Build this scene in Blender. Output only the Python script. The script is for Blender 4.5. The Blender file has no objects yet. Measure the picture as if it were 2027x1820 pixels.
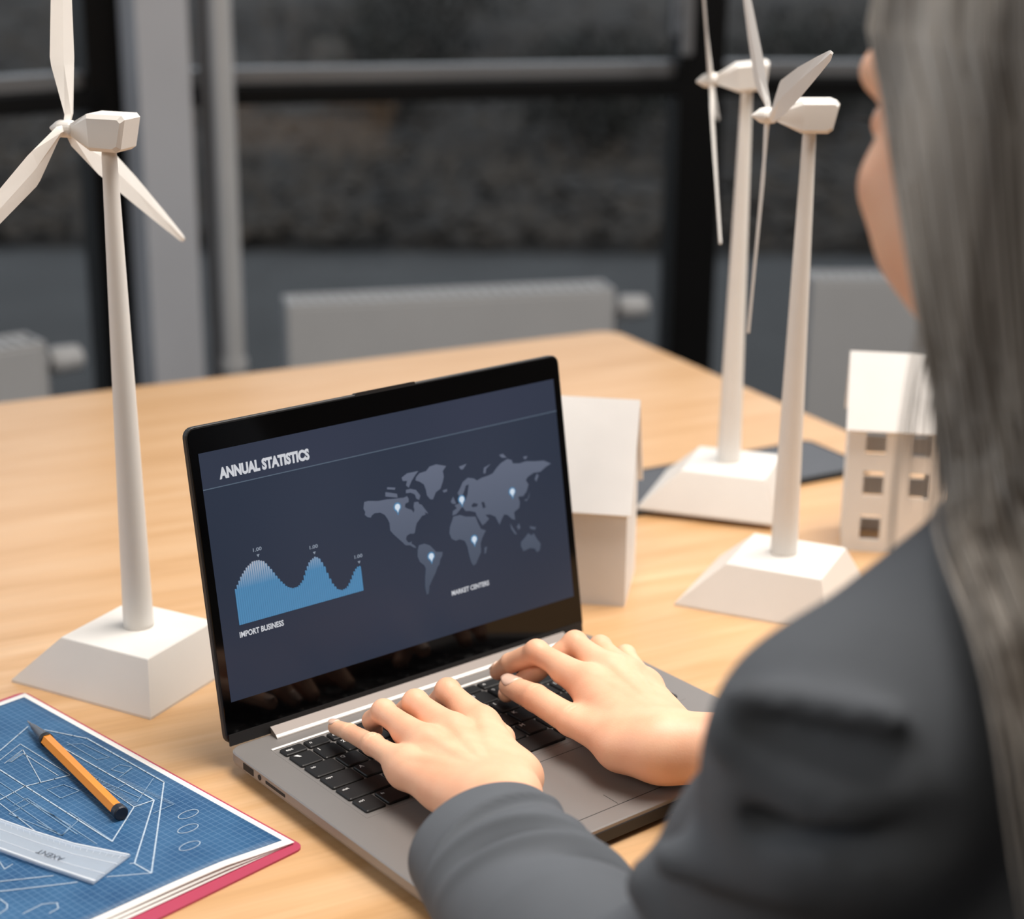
import bpy, bmesh, math, random
import numpy as np
from mathutils import Matrix, Vector
random.seed(7); rng = np.random.default_rng(7)
C = bpy.context.scene.collection
T = 0.74                                    # table top height

# ------------------------------------------------------------------ camera, world, lamps, exposure
sc = bpy.context.scene
TH, RO, CH = 0.3179, 0.0094, 0.5842 + T
ct, st, cr, sr = math.cos(TH), math.sin(TH), math.cos(RO), math.sin(RO)
R_, V_, F_ = Vector((1, 0, 0)), Vector((0, st, ct)), Vector((0, ct, -st))
Xc, Yc, Zc = cr * R_ + sr * V_, -sr * R_ + cr * V_, -F_
cam = bpy.data.objects.new('camera', bpy.data.cameras.new('camera'))
cam.matrix_world = Matrix(((Xc.x, Yc.x, Zc.x, 0), (Xc.y, Yc.y, Zc.y, 0), (Xc.z, Yc.z, Zc.z, CH), (0, 0, 0, 1)))
cam.data.sensor_width = 36; cam.data.lens = 61.79; cam.data.clip_start = 0.02
cam.data.dof.use_dof = True; cam.data.dof.focus_distance = 1.18; cam.data.dof.aperture_fstop = 4.2
C.objects.link(cam); sc.camera = cam
sc.view_settings.view_transform = 'Standard'; sc.view_settings.look = 'None'
sc.view_settings.gamma = 1; sc.view_settings.use_curve_mapping = False
sc.view_settings.exposure = -0.12
try:
    sc.cycles.use_denoising = True
    sc.cycles.max_bounces = 8
except Exception: pass
w = bpy.data.worlds.new('sky'); sc.world = w; w.use_nodes = True
w.node_tree.nodes['Background'].inputs[0].default_value = (0.80, 0.84, 0.90, 1)
w.node_tree.nodes['Background'].inputs[1].default_value = 1.3
def area(name, loc, aim, sx, sy, energy, col):
    l = bpy.data.lights.new(name, 'AREA'); l.shape = 'RECTANGLE'; l.size = sx; l.size_y = sy; l.energy = energy; l.color = col
    o = bpy.data.objects.new(name, l); o.location = loc
    o.rotation_euler = (Vector(aim) - Vector(loc)).to_track_quat('-Z', 'Y').to_euler(); C.objects.link(o); return o
area('window_light_right', (1.5, 1.75, 2.55), (0.2, 1.2, 0.7), 1.4, 1.2, 40, (1.0, 0.96, 0.91))
area('daylight_left', (-2.9, 0.9, 1.9), (0, 1.3, 0.8), 1.6, 1.5, 21, (0.86, 0.93, 1.0))
area('ceiling_lamp_light', (0.42, 1.25, 2.75), (0.25, 1.25, 0.74), 1.2, 1.0, 33, (1.0, 0.94, 0.87)).data.spread = math.radians(125)
area('camera_side_fill', (-0.9, -0.7, 2.75), (0.1, 0.8, 0.8), 1.2, 1.2, 22, (1.0, 0.92, 0.82))  # added unseen fill from behind the camera, brightens the sides facing it

# ------------------------------------------------------------------ materials
def srgb(r, g, b):
    f = lambda c: (c / 255 / 12.92) if c / 255 <= 0.04045 else ((c / 255 + 0.055) / 1.055) ** 2.4
    return (f(r), f(g), f(b), 1)
def mat(name, rgb, rough=0.5, metal=0.0, noise=0.0, nscale=20, bump=0.0, bscale=200, stretch=(1, 1, 1), rgb2=None, coat=0, sss=0, emis=0, spec=0.5):
    m = bpy.data.materials.new(name); m.use_nodes = True; nt = m.node_tree; b = nt.nodes['Principled BSDF']
    c1 = srgb(*rgb); b.inputs['Base Color'].default_value = c1
    b.inputs['Roughness'].default_value = rough; b.inputs['Metallic'].default_value = metal
    b.inputs['Specular IOR Level'].default_value = spec
    if coat: b.inputs['Coat Weight'].default_value = coat; b.inputs['Coat Roughness'].default_value = 0.05
    if sss: b.inputs['Subsurface Weight'].default_value = sss; b.inputs['Subsurface Radius'].default_value = (0.008, 0.003, 0.0015); b.inputs['Subsurface Scale'].default_value = 1
    if emis: b.inputs['Emission Color'].default_value = c1; b.inputs['Emission Strength'].default_value = emis
    if noise or bump:
        tc = nt.nodes.new('ShaderNodeTexCoord'); mp = nt.nodes.new('ShaderNodeMapping'); mp.inputs['Scale'].default_value = stretch
        nt.links.new(tc.outputs['Object'], mp.inputs['Vector'])
    if noise:
        n = nt.nodes.new('ShaderNodeTexNoise'); n.inputs['Scale'].default_value = nscale; n.inputs['Detail'].default_value = 5
        nt.links.new(mp.outputs[0], n.inputs['Vector'])
        r = nt.nodes.new('ShaderNodeValToRGB'); r.color_ramp.elements[0].position = 0.3; r.color_ramp.elements[1].position = 0.7
        c2 = srgb(*rgb2) if rgb2 else tuple(x * (1 - noise) for x in c1[:3]) + (1,)
        r.color_ramp.elements[0].color = c2; r.color_ramp.elements[1].color = c1
        nt.links.new(n.outputs['Fac'], r.inputs['Fac']); nt.links.new(r.outputs['Color'], b.inputs['Base Color'])
        if emis: nt.links.new(r.outputs['Color'], b.inputs['Emission Color'])
    if bump:
        n2 = nt.nodes.new('ShaderNodeTexNoise'); n2.inputs['Scale'].default_value = bscale; n2.inputs['Detail'].default_value = 3
        nt.links.new(mp.outputs[0], n2.inputs['Vector'])
        bp = nt.nodes.new('ShaderNodeBump'); bp.inputs['Strength'].default_value = bump; bp.inputs['Distance'].default_value = 0.001
        nt.links.new(n2.outputs['Fac'], bp.inputs['Height']); nt.links.new(bp.outputs[0], b.inputs['Normal'])
    return m
def glass_mat(name, tint=(1, 1, 1, 1), refl=0.08):
    m = bpy.data.materials.new(name); m.use_nodes = True; nt = m.node_tree; nt.nodes.clear()
    o = nt.nodes.new('ShaderNodeOutputMaterial'); mx = nt.nodes.new('ShaderNodeMixShader'); t = nt.nodes.new('ShaderNodeBsdfTransparent'); g = nt.nodes.new('ShaderNodeBsdfGlossy')
    t.inputs[0].default_value = tint; g.inputs['Roughness'].default_value = 0.03; mx.inputs[0].default_value = refl
    nt.links.new(t.outputs[0], mx.inputs[1]); nt.links.new(g.outputs[0], mx.inputs[2]); nt.links.new(mx.outputs[0], o.inputs[0]); return m

M = {}
M['model_white'] = mat('model_white', (226, 222, 217), 0.45, noise=0.03, nscale=30, bump=0.05, bscale=300)
M['card_white'] = mat('card_white', (238, 236, 234), 0.7, noise=0.03, nscale=40)
def _tr(m, k=0.3):
    nt = m.node_tree; b = nt.nodes['Principled BSDF']; o = nt.nodes['Material Output']; t = nt.nodes.new('ShaderNodeBsdfTranslucent'); t.inputs[0].default_value = (0.85, 0.8, 0.74, 1)
    x = nt.nodes.new('ShaderNodeMixShader'); x.inputs[0].default_value = k; nt.links.new(b.outputs[0], x.inputs[1]); nt.links.new(t.outputs[0], x.inputs[2]); nt.links.new(x.outputs[0], o.inputs[0])
_tr(M['card_white'], 0.14)
M['black_frame'] = mat('black_frame', (8, 8, 9), 0.5, noise=0.2, nscale=10, spec=0.2)
M['radiator'] = mat('radiator', (176, 176, 177), 0.4, noise=0.05, nscale=8)
M['column'] = mat('column', (176, 178, 184), 0.5, noise=0.06, nscale=6)
M['grey_metal'] = mat('grey_metal', (120, 120, 122), 0.4, 0.3, noise=0.05, nscale=6)
M['aluminium'] = mat('aluminium', (144, 140, 138), 0.42, 0.45, noise=0.06, nscale=6, bump=0.03, bscale=900)
M['hinge_metal'] = mat('hinge_metal', (140, 131, 126), 0.55, 0.3, noise=0.06, nscale=6, bump=0.03, bscale=900)
M['bright_edge'] = mat('bright_edge', (255, 250, 244), 0.35, 0.1, noise=0.02, nscale=6)  # near-white colour standing in for the highlight on the hinge's metal edge
M['black_gloss'] = mat('black_gloss', (3, 3, 4), 0.08, noise=0.2, nscale=4, spec=0.35)
M['black_matte'] = mat('black_matte', (24, 24, 26), 0.5, noise=0.1, nscale=200, bump=0.05)
M['rubber'] = mat('rubber', (14, 14, 15), 0.7, noise=0.1)
M['key'] = mat('key', (15, 15, 17), 0.5, noise=0.08, nscale=300)
M['legend'] = mat('legend', (205, 205, 205), 0.6, noise=0.05)
M['paper'] = mat('paper', (238, 236, 233), 0.8, noise=0.02, nscale=12)
M['pink'] = mat('pink', (176, 62, 90), 0.5, noise=0.06, nscale=15)
M['orange'] = mat('orange', (232, 140, 30), 0.3, noise=0.05, nscale=60, coat=0.3)
M['navy_plug'] = mat('navy_plug', (22, 26, 40), 0.45, noise=0.1)
M['pen_tip'] = mat('pen_tip', (95, 100, 110), 0.25, 0.4, noise=0.2, nscale=120)
M['skin'] = mat('skin', (236, 188, 156), 0.5, noise=1, nscale=38, rgb2=(229, 172, 140), bump=0.12, bscale=700, sss=0.12)
M['nail'] = mat('nail', (236, 200, 180), 0.28, noise=0.05, coat=0.4)
M['jacket'] = mat('jacket', (93, 97, 103), 0.9, noise=0.12, nscale=14, bump=0.35, bscale=1500, spec=0.2)
M['dark_grey'] = mat('dark_grey', (78, 80, 85), 0.5, noise=0.08, nscale=20)
M['clear_plastic'] = glass_mat('clear_plastic', (0.86, 0.92, 0.98, 1), 0.12)
_n = M['clear_plastic'].node_tree; _o = [n for n in _n.nodes if n.type == 'OUTPUT_MATERIAL'][0]; _m = _o.inputs[0].links[0].from_node
_d = _n.nodes.new('ShaderNodeBsdfDiffuse'); _d.inputs[0].default_value = (0.74, 0.8, 0.86, 1); _x = _n.nodes.new('ShaderNodeMixShader'); _x.inputs[0].default_value = 0.28
_n.links.new(_m.outputs[0], _x.inputs[1]); _n.links.new(_d.outputs[0], _x.inputs[2]); _n.links.new(_x.outputs[0], _o.inputs[0])
M['window_glass'] = glass_mat('window_glass', (0.93, 0.95, 0.96, 1), 0.022)
M['floor'] = mat('floor_grey', (92, 90, 90), 0.6, noise=0.12, nscale=5)
M['plaster'] = mat('plaster', (138, 131, 124), 0.9, noise=0.04, nscale=3)
M['ceiling'] = mat('ceiling_white', (176, 172, 167), 0.9, noise=0.03, nscale=3)
M['lamp'] = mat('lamp_panel', (255, 240, 220), 0.5, emis=2.0)
M['ink'] = mat('ink_grey', (62, 66, 74), 0.6, noise=0.1)
M['lash'] = mat('lash_black', (14, 12, 12), 0.8, noise=0.1)

def wood():
    m = bpy.data.materials.new('maple_wood'); m.use_nodes = True; nt = m.node_tree; b = nt.nodes['Principled BSDF']
    N = nt.nodes.new; L = nt.links.new
    tc = N('ShaderNodeTexCoord'); mp = N('ShaderNodeMapping'); mp.inputs['Scale'].default_value = (1.3, 16, 1); L(tc.outputs['Object'], mp.inputs[0])
    n = N('ShaderNodeTexNoise'); n.inputs['Scale'].default_value = 2.2; n.inputs['Detail'].default_value = 8; n.inputs['Distortion'].default_value = 0.9; L(mp.outputs[0], n.inputs['Vector'])
    r = N('ShaderNodeValToRGB'); e = r.color_ramp.elements
    e[0].position = 0.25; e[0].color = srgb(194, 150, 102); e[1].position = 0.72; e[1].color = srgb(213, 175, 134)
    x = r.color_ramp.elements.new(0.5); x.color = srgb(205, 163, 118)
    L(n.outputs['Fac'], r.inputs[0])
    mp2 = N('ShaderNodeMapping'); mp2.inputs['Scale'].default_value = (4, 90, 1); L(tc.outputs['Object'], mp2.inputs[0])
    n2 = N('ShaderNodeTexNoise'); n2.inputs['Scale'].default_value = 3; n2.inputs['Detail'].default_value = 6; L(mp2.outputs[0], n2.inputs['Vector'])
    mx = N('ShaderNodeMix'); mx.data_type = 'RGBA'; mx.blend_type = 'MULTIPLY'; mx.inputs[0].default_value = 0.13
    r2 = N('ShaderNodeValToRGB'); r2.color_ramp.elements[0].position = 0.35; r2.color_ramp.elements[0].color = (0.55, 0.5, 0.45, 1); r2.color_ramp.elements[1].position = 0.6
    L(n2.outputs['Fac'], r2.inputs[0]); L(r.outputs[0], mx.inputs[6]); L(r2.outputs[0], mx.inputs[7]); L(mx.outputs[2], b.inputs['Base Color'])
    b.inputs['Roughness'].default_value = 0.33; b.inputs['Specular IOR Level'].default_value = 0.55
    return m
M['wood'] = wood()

def blueprint_mat():
    m = bpy.data.materials.new('blueprint_print'); m.use_nodes = True; nt = m.node_tree; b = nt.nodes['Principled BSDF']
    N = nt.nodes.new; L = nt.links.new
    tc = N('ShaderNodeTexCoord'); sp = N('ShaderNodeSeparateXYZ'); L(tc.outputs['Object'], sp.inputs[0])
    def grid(step, wdt):
        outs = []
        for ax in ('X', 'Y'):
            d = N('ShaderNodeMath'); d.operation = 'DIVIDE'; d.inputs[1].default_value = step; L(sp.outputs[ax], d.inputs[0])
            f = N('ShaderNodeMath'); f.operation = 'FRACT'; L(d.outputs[0], f.inputs[0])
            c = N('ShaderNodeMath'); c.operation = 'LESS_THAN'; c.inputs[1].default_value = wdt; L(f.outputs[0], c.inputs[0]); outs.append(c)
        a = N('ShaderNodeMath'); a.operation = 'MAXIMUM'; L(outs[0].outputs[0], a.inputs[0]); L(outs[1].outputs[0], a.inputs[1]); return a
    g1 = grid(0.0047, 0.07)
    n = N('ShaderNodeTexNoise'); n.inputs['Scale'].default_value = 22; n.inputs['Detail'].default_value = 6; L(tc.outputs['Object'], n.inputs['Vector'])
    r = N('ShaderNodeValToRGB'); r.color_ramp.elements[0].color = srgb(16, 70, 114); r.color_ramp.elements[1].color = srgb(50, 97, 138)
    r.color_ramp.elements[0].position = 0.3; r.color_ramp.elements[1].position = 0.75; L(n.outputs['Fac'], r.inputs[0])
    k = N('ShaderNodeMath'); k.operation = 'MULTIPLY'; k.inputs[1].default_value = 0.34; L(g1.outputs[0], k.inputs[0])
    mx = N('ShaderNodeMix'); mx.data_type = 'RGBA'; L(k.outputs[0], mx.inputs[0]); L(r.outputs[0], mx.inputs[6]); mx.inputs[7].default_value = srgb(140, 175, 205)
    L(mx.outputs[2], b.inputs['Base Color']); b.inputs['Roughness'].default_value = 0.55
    return m
M['blueprint'] = blueprint_mat()
M['print_line'] = mat('print_line', (186, 204, 222), 0.6, noise=0.35, nscale=900)
M['print_line_soft'] = mat('print_line_soft', (134, 164, 194), 0.6, noise=0.3, nscale=900)

def emit_mat(name, c1, c2=None, axis='Z', lo=0, hi=1, strength=1.0, noise=False):
    m = bpy.data.materials.new(name); m.use_nodes = True; nt = m.node_tree; b = nt.nodes['Principled BSDF']
    N = nt.nodes.new; L = nt.links.new
    b.inputs['Base Color'].default_value = (0.004, 0.004, 0.005, 1); b.inputs['Roughness'].default_value = 0.3; b.inputs['Specular IOR Level'].default_value = 0.25
    b.inputs['Emission Strength'].default_value = strength
    if c2 is None: b.inputs['Emission Color'].default_value = srgb(*c1); return m
    tc = N('ShaderNodeTexCoord')
    if noise:
        s = N('ShaderNodeTexNoise'); s.inputs['Scale'].default_value = 5; s.inputs['Detail'].default_value = 1; L(tc.outputs['Object'], s.inputs['Vector']); src = s.outputs['Fac']
    else:
        sp = N('ShaderNodeSeparateXYZ'); L(tc.outputs['Object'], sp.inputs[0]); src = sp.outputs[axis]
    mr = N('ShaderNodeMapRange'); mr.inputs[1].default_value = lo; mr.inputs[2].default_value = hi; L(src, mr.inputs[0])
    mx = N('ShaderNodeMix'); mx.data_type = 'RGBA'; L(mr.outputs[0], mx.inputs[0]); mx.inputs[6].default_value = srgb(*c1); mx.inputs[7].default_value = srgb(*c2)
    L(mx.outputs[2], b.inputs['Emission Color']); return m

# ------------------------------------------------------------------ object helpers
def link(name, me, m=None, parent=None, smooth=False):
    o = bpy.data.objects.new(name, me); C.objects.link(o)
    if m is not None: me.materials.append(M[m] if isinstance(m, str) else m)
    if parent is not None: o.parent = parent
    if smooth: me.polygons.foreach_set('use_smooth', [True] * len(me.polygons))
    me.update(); return o
def mesh(name, vs, fs, m=None, parent=None, smooth=False):
    me = bpy.data.meshes.new(name); me.from_pydata([tuple(map(float, v)) for v in vs], [], [tuple(map(int, f)) for f in fs])
    me.validate(); return link(name, me, m, parent, smooth)
class MB:
    def __init__(s): s.v = []; s.f = []
    def add(s, vs, fs, tf=None):
        k = len(s.v); s.v += [tuple(tf(v)) if tf else tuple(v) for v in vs]; s.f += [tuple(i + k for i in f) for f in fs]; return s
    def box(s, a, b, tf=None, ch=0.0):
        (x0, y0, z0), (x1, y1, z1) = a, b
        if ch <= 0:
            vs = [(x0, y0, z0), (x1, y0, z0), (x1, y1, z0), (x0, y1, z0), (x0, y0, z1), (x1, y0, z1), (x1, y1, z1), (x0, y1, z1)]
            return s.add(vs, [(0, 3, 2, 1), (4, 5, 6, 7), (0, 1, 5, 4), (1, 2, 6, 5), (2, 3, 7, 6), (3, 0, 4, 7)], tf)
        def ring(i, z): return [(x0 + i, y0 + i, z), (x1 - i, y0 + i, z), (x1 - i, y1 - i, z), (x0 + i, y1 - i, z)]
        return s.loft([ring(ch, z0), ring(0, z0 + ch), ring(0, z1 - ch), ring(ch, z1)], tf=tf)
    def loft(s, rings, caps=True, tf=None, closed=False):
        n = len(rings[0]); vs = [p for r in rings for p in r]; fs = []
        K = len(rings)
        for i in range(K if closed else K - 1):
            for j in range(n):
                a, b = i * n + j, i * n + (j + 1) % n; c, d = ((i + 1) % K) * n + (j + 1) % n, ((i + 1) % K) * n + j
                fs.append((a, b, c, d))
        if caps and not closed: fs.append(tuple(range(n))[::-1]); fs.append(tuple((K - 1) * n + j for j in range(n)))
        return s.add(vs, fs, tf)
    def tube(s, p0, p1, r0, r1=None, n=16, tf=None):
        r1 = r0 if r1 is None else r1; p0, p1 = Vector(p0), Vector(p1); d = (p1 - p0).normalized()
        u = d.orthogonal().normalized(); v = d.cross(u)
        return s.loft([[p + (u * math.cos(2 * math.pi * k / n) + v * math.sin(2 * math.pi * k / n)) * r for k in range(n)] for p, r in ((p0, r0), (p1, r1))], tf=tf)
    def lathe(s, prof, n=24, tf=None):
        return s.loft([[(r * math.cos(2 * math.pi * k / n), r * math.sin(2 * math.pi * k / n), z) for k in range(n)] for r, z in prof], tf=tf)
    def build(s, name, m, parent=None, smooth=False): return mesh(name, s.v, s.f, m, parent, smooth)
def thing(name, label, cat, loc=(0, 0, 0), rz=0, group=None):
    o = bpy.data.objects.new(name, None); C.objects.link(o); o.location = loc; o.rotation_euler = (0, 0, rz); o.empty_display_size = 0.05
    o['label'] = label; o['category'] = cat
    if group: o['group'] = group
    return o
def struct(o): o['kind'] = 'structure'; return o
def rrect(x0, y0, x1, y1, r, z=0, seg=5):
    out = []
    for cx, cy, a0 in ((x1 - r, y1 - r, 0), (x0 + r, y1 - r, 90), (x0 + r, y0 + r, 180), (x1 - r, y0 + r, 270)):
        for k in range(seg + 1):
            a = math.radians(a0 + 90 * k / seg); out.append((cx + r * math.cos(a), cy + r * math.sin(a), z))
    return out
_gl = {}
def glyph(txt, bold=0.0):
    if (txt, bold) in _gl: return _gl[(txt, bold)]
    cu = bpy.data.curves.new('t', 'FONT'); cu.body = txt; cu.offset = bold; cu.resolution_u = 3
    o = bpy.data.objects.new('t', cu); C.objects.link(o); dg = bpy.context.evaluated_depsgraph_get(); dg.update()
    me = o.evaluated_get(dg).to_mesh(); vs = [tuple(v.co) for v in me.vertices]; fs = [tuple(p.vertices) for p in me.polygons]
    bpy.data.objects.remove(o); bpy.data.curves.remove(cu)
    xs = [v[0] for v in vs]; ys = [v[1] for v in vs]; x0, x1, y0, y1 = min(xs), max(xs), min(ys), max(ys)
    vs = [((v[0] - x0) / (x1 - x0), (v[1] - y0) / (y1 - y0)) for v in vs]
    _gl[(txt, bold)] = (vs, fs, (x1 - x0) / (y1 - y0)); return _gl[(txt, bold)]
def flat_poly(pts):           # triangulated polygon (2D) -> verts, faces
    from mathutils.geometry import tessellate_polygon
    tr = tessellate_polygon([[Vector((p[0], p[1], 0)) for p in pts]])
    fs = []
    for t in tr:
        a, b, c = [pts[i] for i in t]
        fs.append(t if (b[0]-a[0])*(c[1]-a[1])-(b[1]-a[1])*(c[0]-a[0]) > 0 else (t[0], t[2], t[1]))
    return pts, fs

# ------------------------------------------------------------------ implicit modelling (smooth unions, surface nets)
def grid_pts(lo, hi, h):
    ax = [np.arange(lo[i], hi[i] + h, h, dtype=np.float32) for i in range(3)]
    return np.stack(np.meshgrid(*ax, indexing='ij'), -1), ax
def cone(p, a, b, ra, rb):
    a = np.array(a, np.float32); b = np.array(b, np.float32); ab = b - a; d = p - a
    t = np.clip((d @ ab) / max(float(ab @ ab), 1e-12), 0, 1)
    return np.linalg.norm(d - t[..., None] * ab, axis=-1) - (ra + (rb - ra) * t)
def ell(p, c, r, Rm=None):
    d = p - np.array(c, np.float32)
    if Rm is not None: d = d @ np.array(Rm, np.float32)
    r = np.array(r, np.float32); k0 = np.linalg.norm(d / r, axis=-1); k1 = np.linalg.norm(d / (r * r), axis=-1) + 1e-9
    return k0 * (k0 - 1) / k1
def smin(a, b, k):
    h = np.clip(0.5 + 0.5 * (b - a) / k, 0, 1); return b + (a - b) * h - k * h * (1 - h)
def smax(a, b, k): return -smin(-a, -b, k)
def nets(fn, lo, hi, h):
    P, ax = grid_pts(lo, hi, h); D = fn(P); S = D < 0
    nx, ny, nz = D.shape
    cs = [(i, j, k) for i in (0, 1) for j in (0, 1) for k in (0, 1)]
    sl = lambda c: tuple(slice(c[a], D.shape[a] - 1 + c[a]) for a in range(3))
    cnt = sum(S[sl(c)].astype(np.int8) for c in cs); act = (cnt > 0) & (cnt < 8)
    idx = -np.ones(act.shape, np.int64); idx[act] = np.arange(act.sum())
    I = np.argwhere(act); acc = np.zeros((len(I), 3)); num = np.zeros(len(I))
    for a in cs:
        for ax_ in range(3):
            if a[ax_]: continue
            b = list(a); b[ax_] = 1
            da = D[I[:, 0] + a[0], I[:, 1] + a[1], I[:, 2] + a[2]]; db = D[I[:, 0] + b[0], I[:, 1] + b[1], I[:, 2] + b[2]]
            m = (da < 0) != (db < 0); t = np.where(m, da / np.where(m, da - db, 1), 0)
            pos = np.array(a, float) + np.zeros((len(I), 3)); pos[:, ax_] = t
            acc[m] += pos[m]; num[m] += 1
    V = (I + acc / num[:, None]) * h + np.array(lo)
    faces = []
    for d in range(3):
        e = [0, 0, 0]; e[d] = 1; u, v = [(1, 2), (2, 0), (0, 1)][d]
        A = S[tuple(slice(0, D.shape[k] - e[k]) for k in range(3))]; B = S[tuple(slice(e[k], None) for k in range(3))]
        Q = np.argwhere(A != B); Q = Q[(Q[:, u] > 0) & (Q[:, v] > 0) & (Q[:, u] < D.shape[u] - 1) & (Q[:, v] < D.shape[v] - 1)]
        q = []
        for du, dv in ((-1, -1), (0, -1), (0, 0), (-1, 0)):
            c = Q.copy(); c[:, u] += du; c[:, v] += dv; q.append(idx[c[:, 0], c[:, 1], c[:, 2]])
        q = np.stack(q, 1); ins = A[Q[:, 0], Q[:, 1], Q[:, 2]]
        q[~ins] = q[~ins][:, ::-1]; faces.append(q[(q >= 0).all(1)])
    return V, np.concatenate(faces)

# traced in each thing's own millimetres (screen plane, paper plane) and in metres*1000 for joints
MAP = [[[125.5,115.2],[128.9,115.3],[137.4,113.5],[145.1,113.1],[150.9,112.3],[154.8,111.9],[159.7,111.3],[162.7,111.9],[163.9,109.6],[163.5,107.2],[160.5,106.6],[159.8,104.2],[162.4,102.4],[165.6,100.9],[166.8,98.5],[167.9,100.4],[167.4,103.0],[168.4,106.1],[171.9,105.8],[172.6,104.0],[174.9,102.7],[177.0,99.3],[179.1,96.3],[179.4,95.0],[176.6,96.9],[177.4,95.0],[173.8,94.5],[171.5,92.5],[168.6,90.2],[167.2,87.2],[166.2,84.0],[165.1,83.0],[161.7,83.8],[158.6,82.8],[157.7,80.5],[158.9,78.1],[160.8,77.3],[162.4,78.2],[162.1,76.2],[164.4,74.4],[166.0,72.0],[163.6,72.9],[160.5,75.3],[156.6,76.2],[154.1,79.2],[150.6,82.9],[147.2,86.6],[144.8,90.0],[145.0,95.3],[143.6,99.0],[141.6,102.3],[138.1,104.7],[133.3,105.3],[130.7,104.2],[129.5,102.8],[126.8,103.8],[124.7,105.9],[125.4,107.8],[124.2,110.5]],[[168.2,73.5],[173.3,73.7],[178.0,71.3],[181.5,67.2],[183.2,65.1],[188.7,63.9],[188.3,61.4],[185.9,58.6],[184.9,55.4],[182.6,53.4],[180.5,49.7],[177.5,46.2],[175.5,43.3],[173.7,41.2],[172.4,35.6],[170.3,35.3],[169.7,41.3],[170.7,48.6],[172.1,55.0],[171.0,57.8],[167.5,61.1],[166.1,65.6],[166.7,69.7]],[[172.5,124.1],[175.8,126.4],[181.9,126.8],[185.3,129.5],[191.5,130.0],[200.3,127.0],[196.8,123.9],[197.2,119.6],[195.6,115.7],[192.9,111.1],[188.6,109.5],[185.3,104.7],[182.9,105.2],[180.3,108.7],[179.9,113.0],[178.6,117.4],[174.9,120.3],[171.6,121.8]],[[159.8,126.3],[165.1,128.5],[175.1,128.2],[171.7,125.5],[168.2,122.1],[165.0,117.7],[162.9,119.8],[164.3,122.9],[160.4,123.6]],[[144.4,118.6],[148.7,117.3],[154.3,115.3],[154.4,112.4],[149.2,113.9],[144.0,115.4]],[[146.4,121.9],[153.5,120.1],[152.8,118.6],[146.1,120.3]],[[162.4,116.6],[166.4,116.6],[171.1,114.8],[174.5,109.9],[173.0,106.9],[170.7,108.2],[169.7,111.7],[166.0,113.8],[162.0,114.1]],[[194.7,109.5],[198.9,109.9],[198.6,107.9],[195.5,107.7]],[[211.8,124.3],[219.2,125.0],[215.1,121.5],[213.1,121.9]],[[201.0,99.7],[203.6,103.0],[205.1,99.3],[205.8,97.0],[202.3,97.8]],[[208.0,104.7],[211.1,108.3],[213.7,112.0],[218.8,114.4],[224.3,112.8],[227.1,110.6],[231.6,111.8],[238.0,112.2],[242.4,113.1],[246.7,116.6],[250.8,119.2],[257.6,121.3],[261.7,119.7],[262.4,116.9],[268.8,115.7],[275.4,116.1],[284.0,114.4],[292.8,113.2],[299.5,109.5],[294.3,108.0],[288.3,105.2],[281.6,105.7],[275.8,103.8],[273.3,101.7],[275.5,97.7],[273.1,92.9],[269.4,89.8],[264.5,90.3],[265.5,85.8],[264.4,81.6],[259.1,79.3],[259.3,73.1],[256.2,74.6],[252.5,78.5],[249.4,79.6],[246.2,76.0],[244.0,72.5],[242.4,75.9],[240.8,79.7],[235.8,82.5],[231.6,83.0],[234.8,79.3],[230.7,76.7],[227.9,75.6],[225.8,79.5],[223.4,84.3],[222.7,87.0],[217.7,89.0],[213.6,89.8],[211.1,93.8],[207.6,91.1],[204.7,89.2],[201.1,89.1],[202.0,92.3],[205.9,93.6],[204.1,96.1],[208.4,96.9],[210.7,98.1],[214.8,98.1],[217.0,101.9],[218.1,106.0],[219.1,109.2],[216.4,108.9],[214.3,105.1],[212.3,102.1],[209.2,102.3]],[[201.9,88.1],[208.2,88.0],[213.0,85.7],[217.1,84.8],[222.2,83.7],[223.7,79.1],[226.0,73.4],[230.5,71.2],[226.6,66.4],[224.4,62.6],[224.0,55.8],[220.7,51.4],[218.1,47.7],[215.3,47.1],[213.7,50.5],[212.5,56.7],[211.8,62.9],[209.9,67.6],[205.5,69.8],[201.8,69.4],[198.1,71.9],[196.7,76.5],[197.9,81.3],[199.8,84.3]],[[227.6,58.5],[230.3,58.7],[228.5,53.9],[226.8,53.5]],[[262.7,54.9],[266.9,57.5],[270.6,60.2],[273.5,57.7],[275.9,59.0],[278.5,54.0],[281.8,49.3],[280.5,44.7],[277.5,43.2],[275.3,46.8],[271.0,48.2],[264.3,47.1],[262.2,51.5]],[[272.5,65.4],[278.8,63.2],[277.4,61.3],[273.2,63.1]],[[254.2,71.6],[256.3,67.7],[259.8,61.7],[257.7,62.1],[254.6,67.2]],[[260.1,67.7],[262.6,69.8],[263.7,66.0],[261.4,64.8]],[[233.6,114.8],[234.7,118.9],[241.4,120.6],[236.7,117.7],[235.7,114.4]],[[270.0,86.6],[273.4,86.8],[276.4,92.3],[274.5,87.4],[272.0,85.3]],[[282.0,100.8],[284.8,104.6],[286.2,102.6],[283.3,98.3]],[[250.2,125.8],[253.9,126.0],[257.2,122.3],[252.5,123.2]],[[273.2,120.1],[277.1,119.8],[275.7,117.8],[273.5,118.2]]]
SEAS = [[[219.3,92.9],[221.7,94.5],[225.6,92.8],[224.3,91.0],[220.2,91.4]],[[228.9,93.4],[231.5,93.3],[232.5,88.8],[229.8,88.5]]]
PINS = [[153.1,104.8],[210.9,98.5],[258.9,94.6],[218.6,66.1],[177.9,62.1]]
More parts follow.
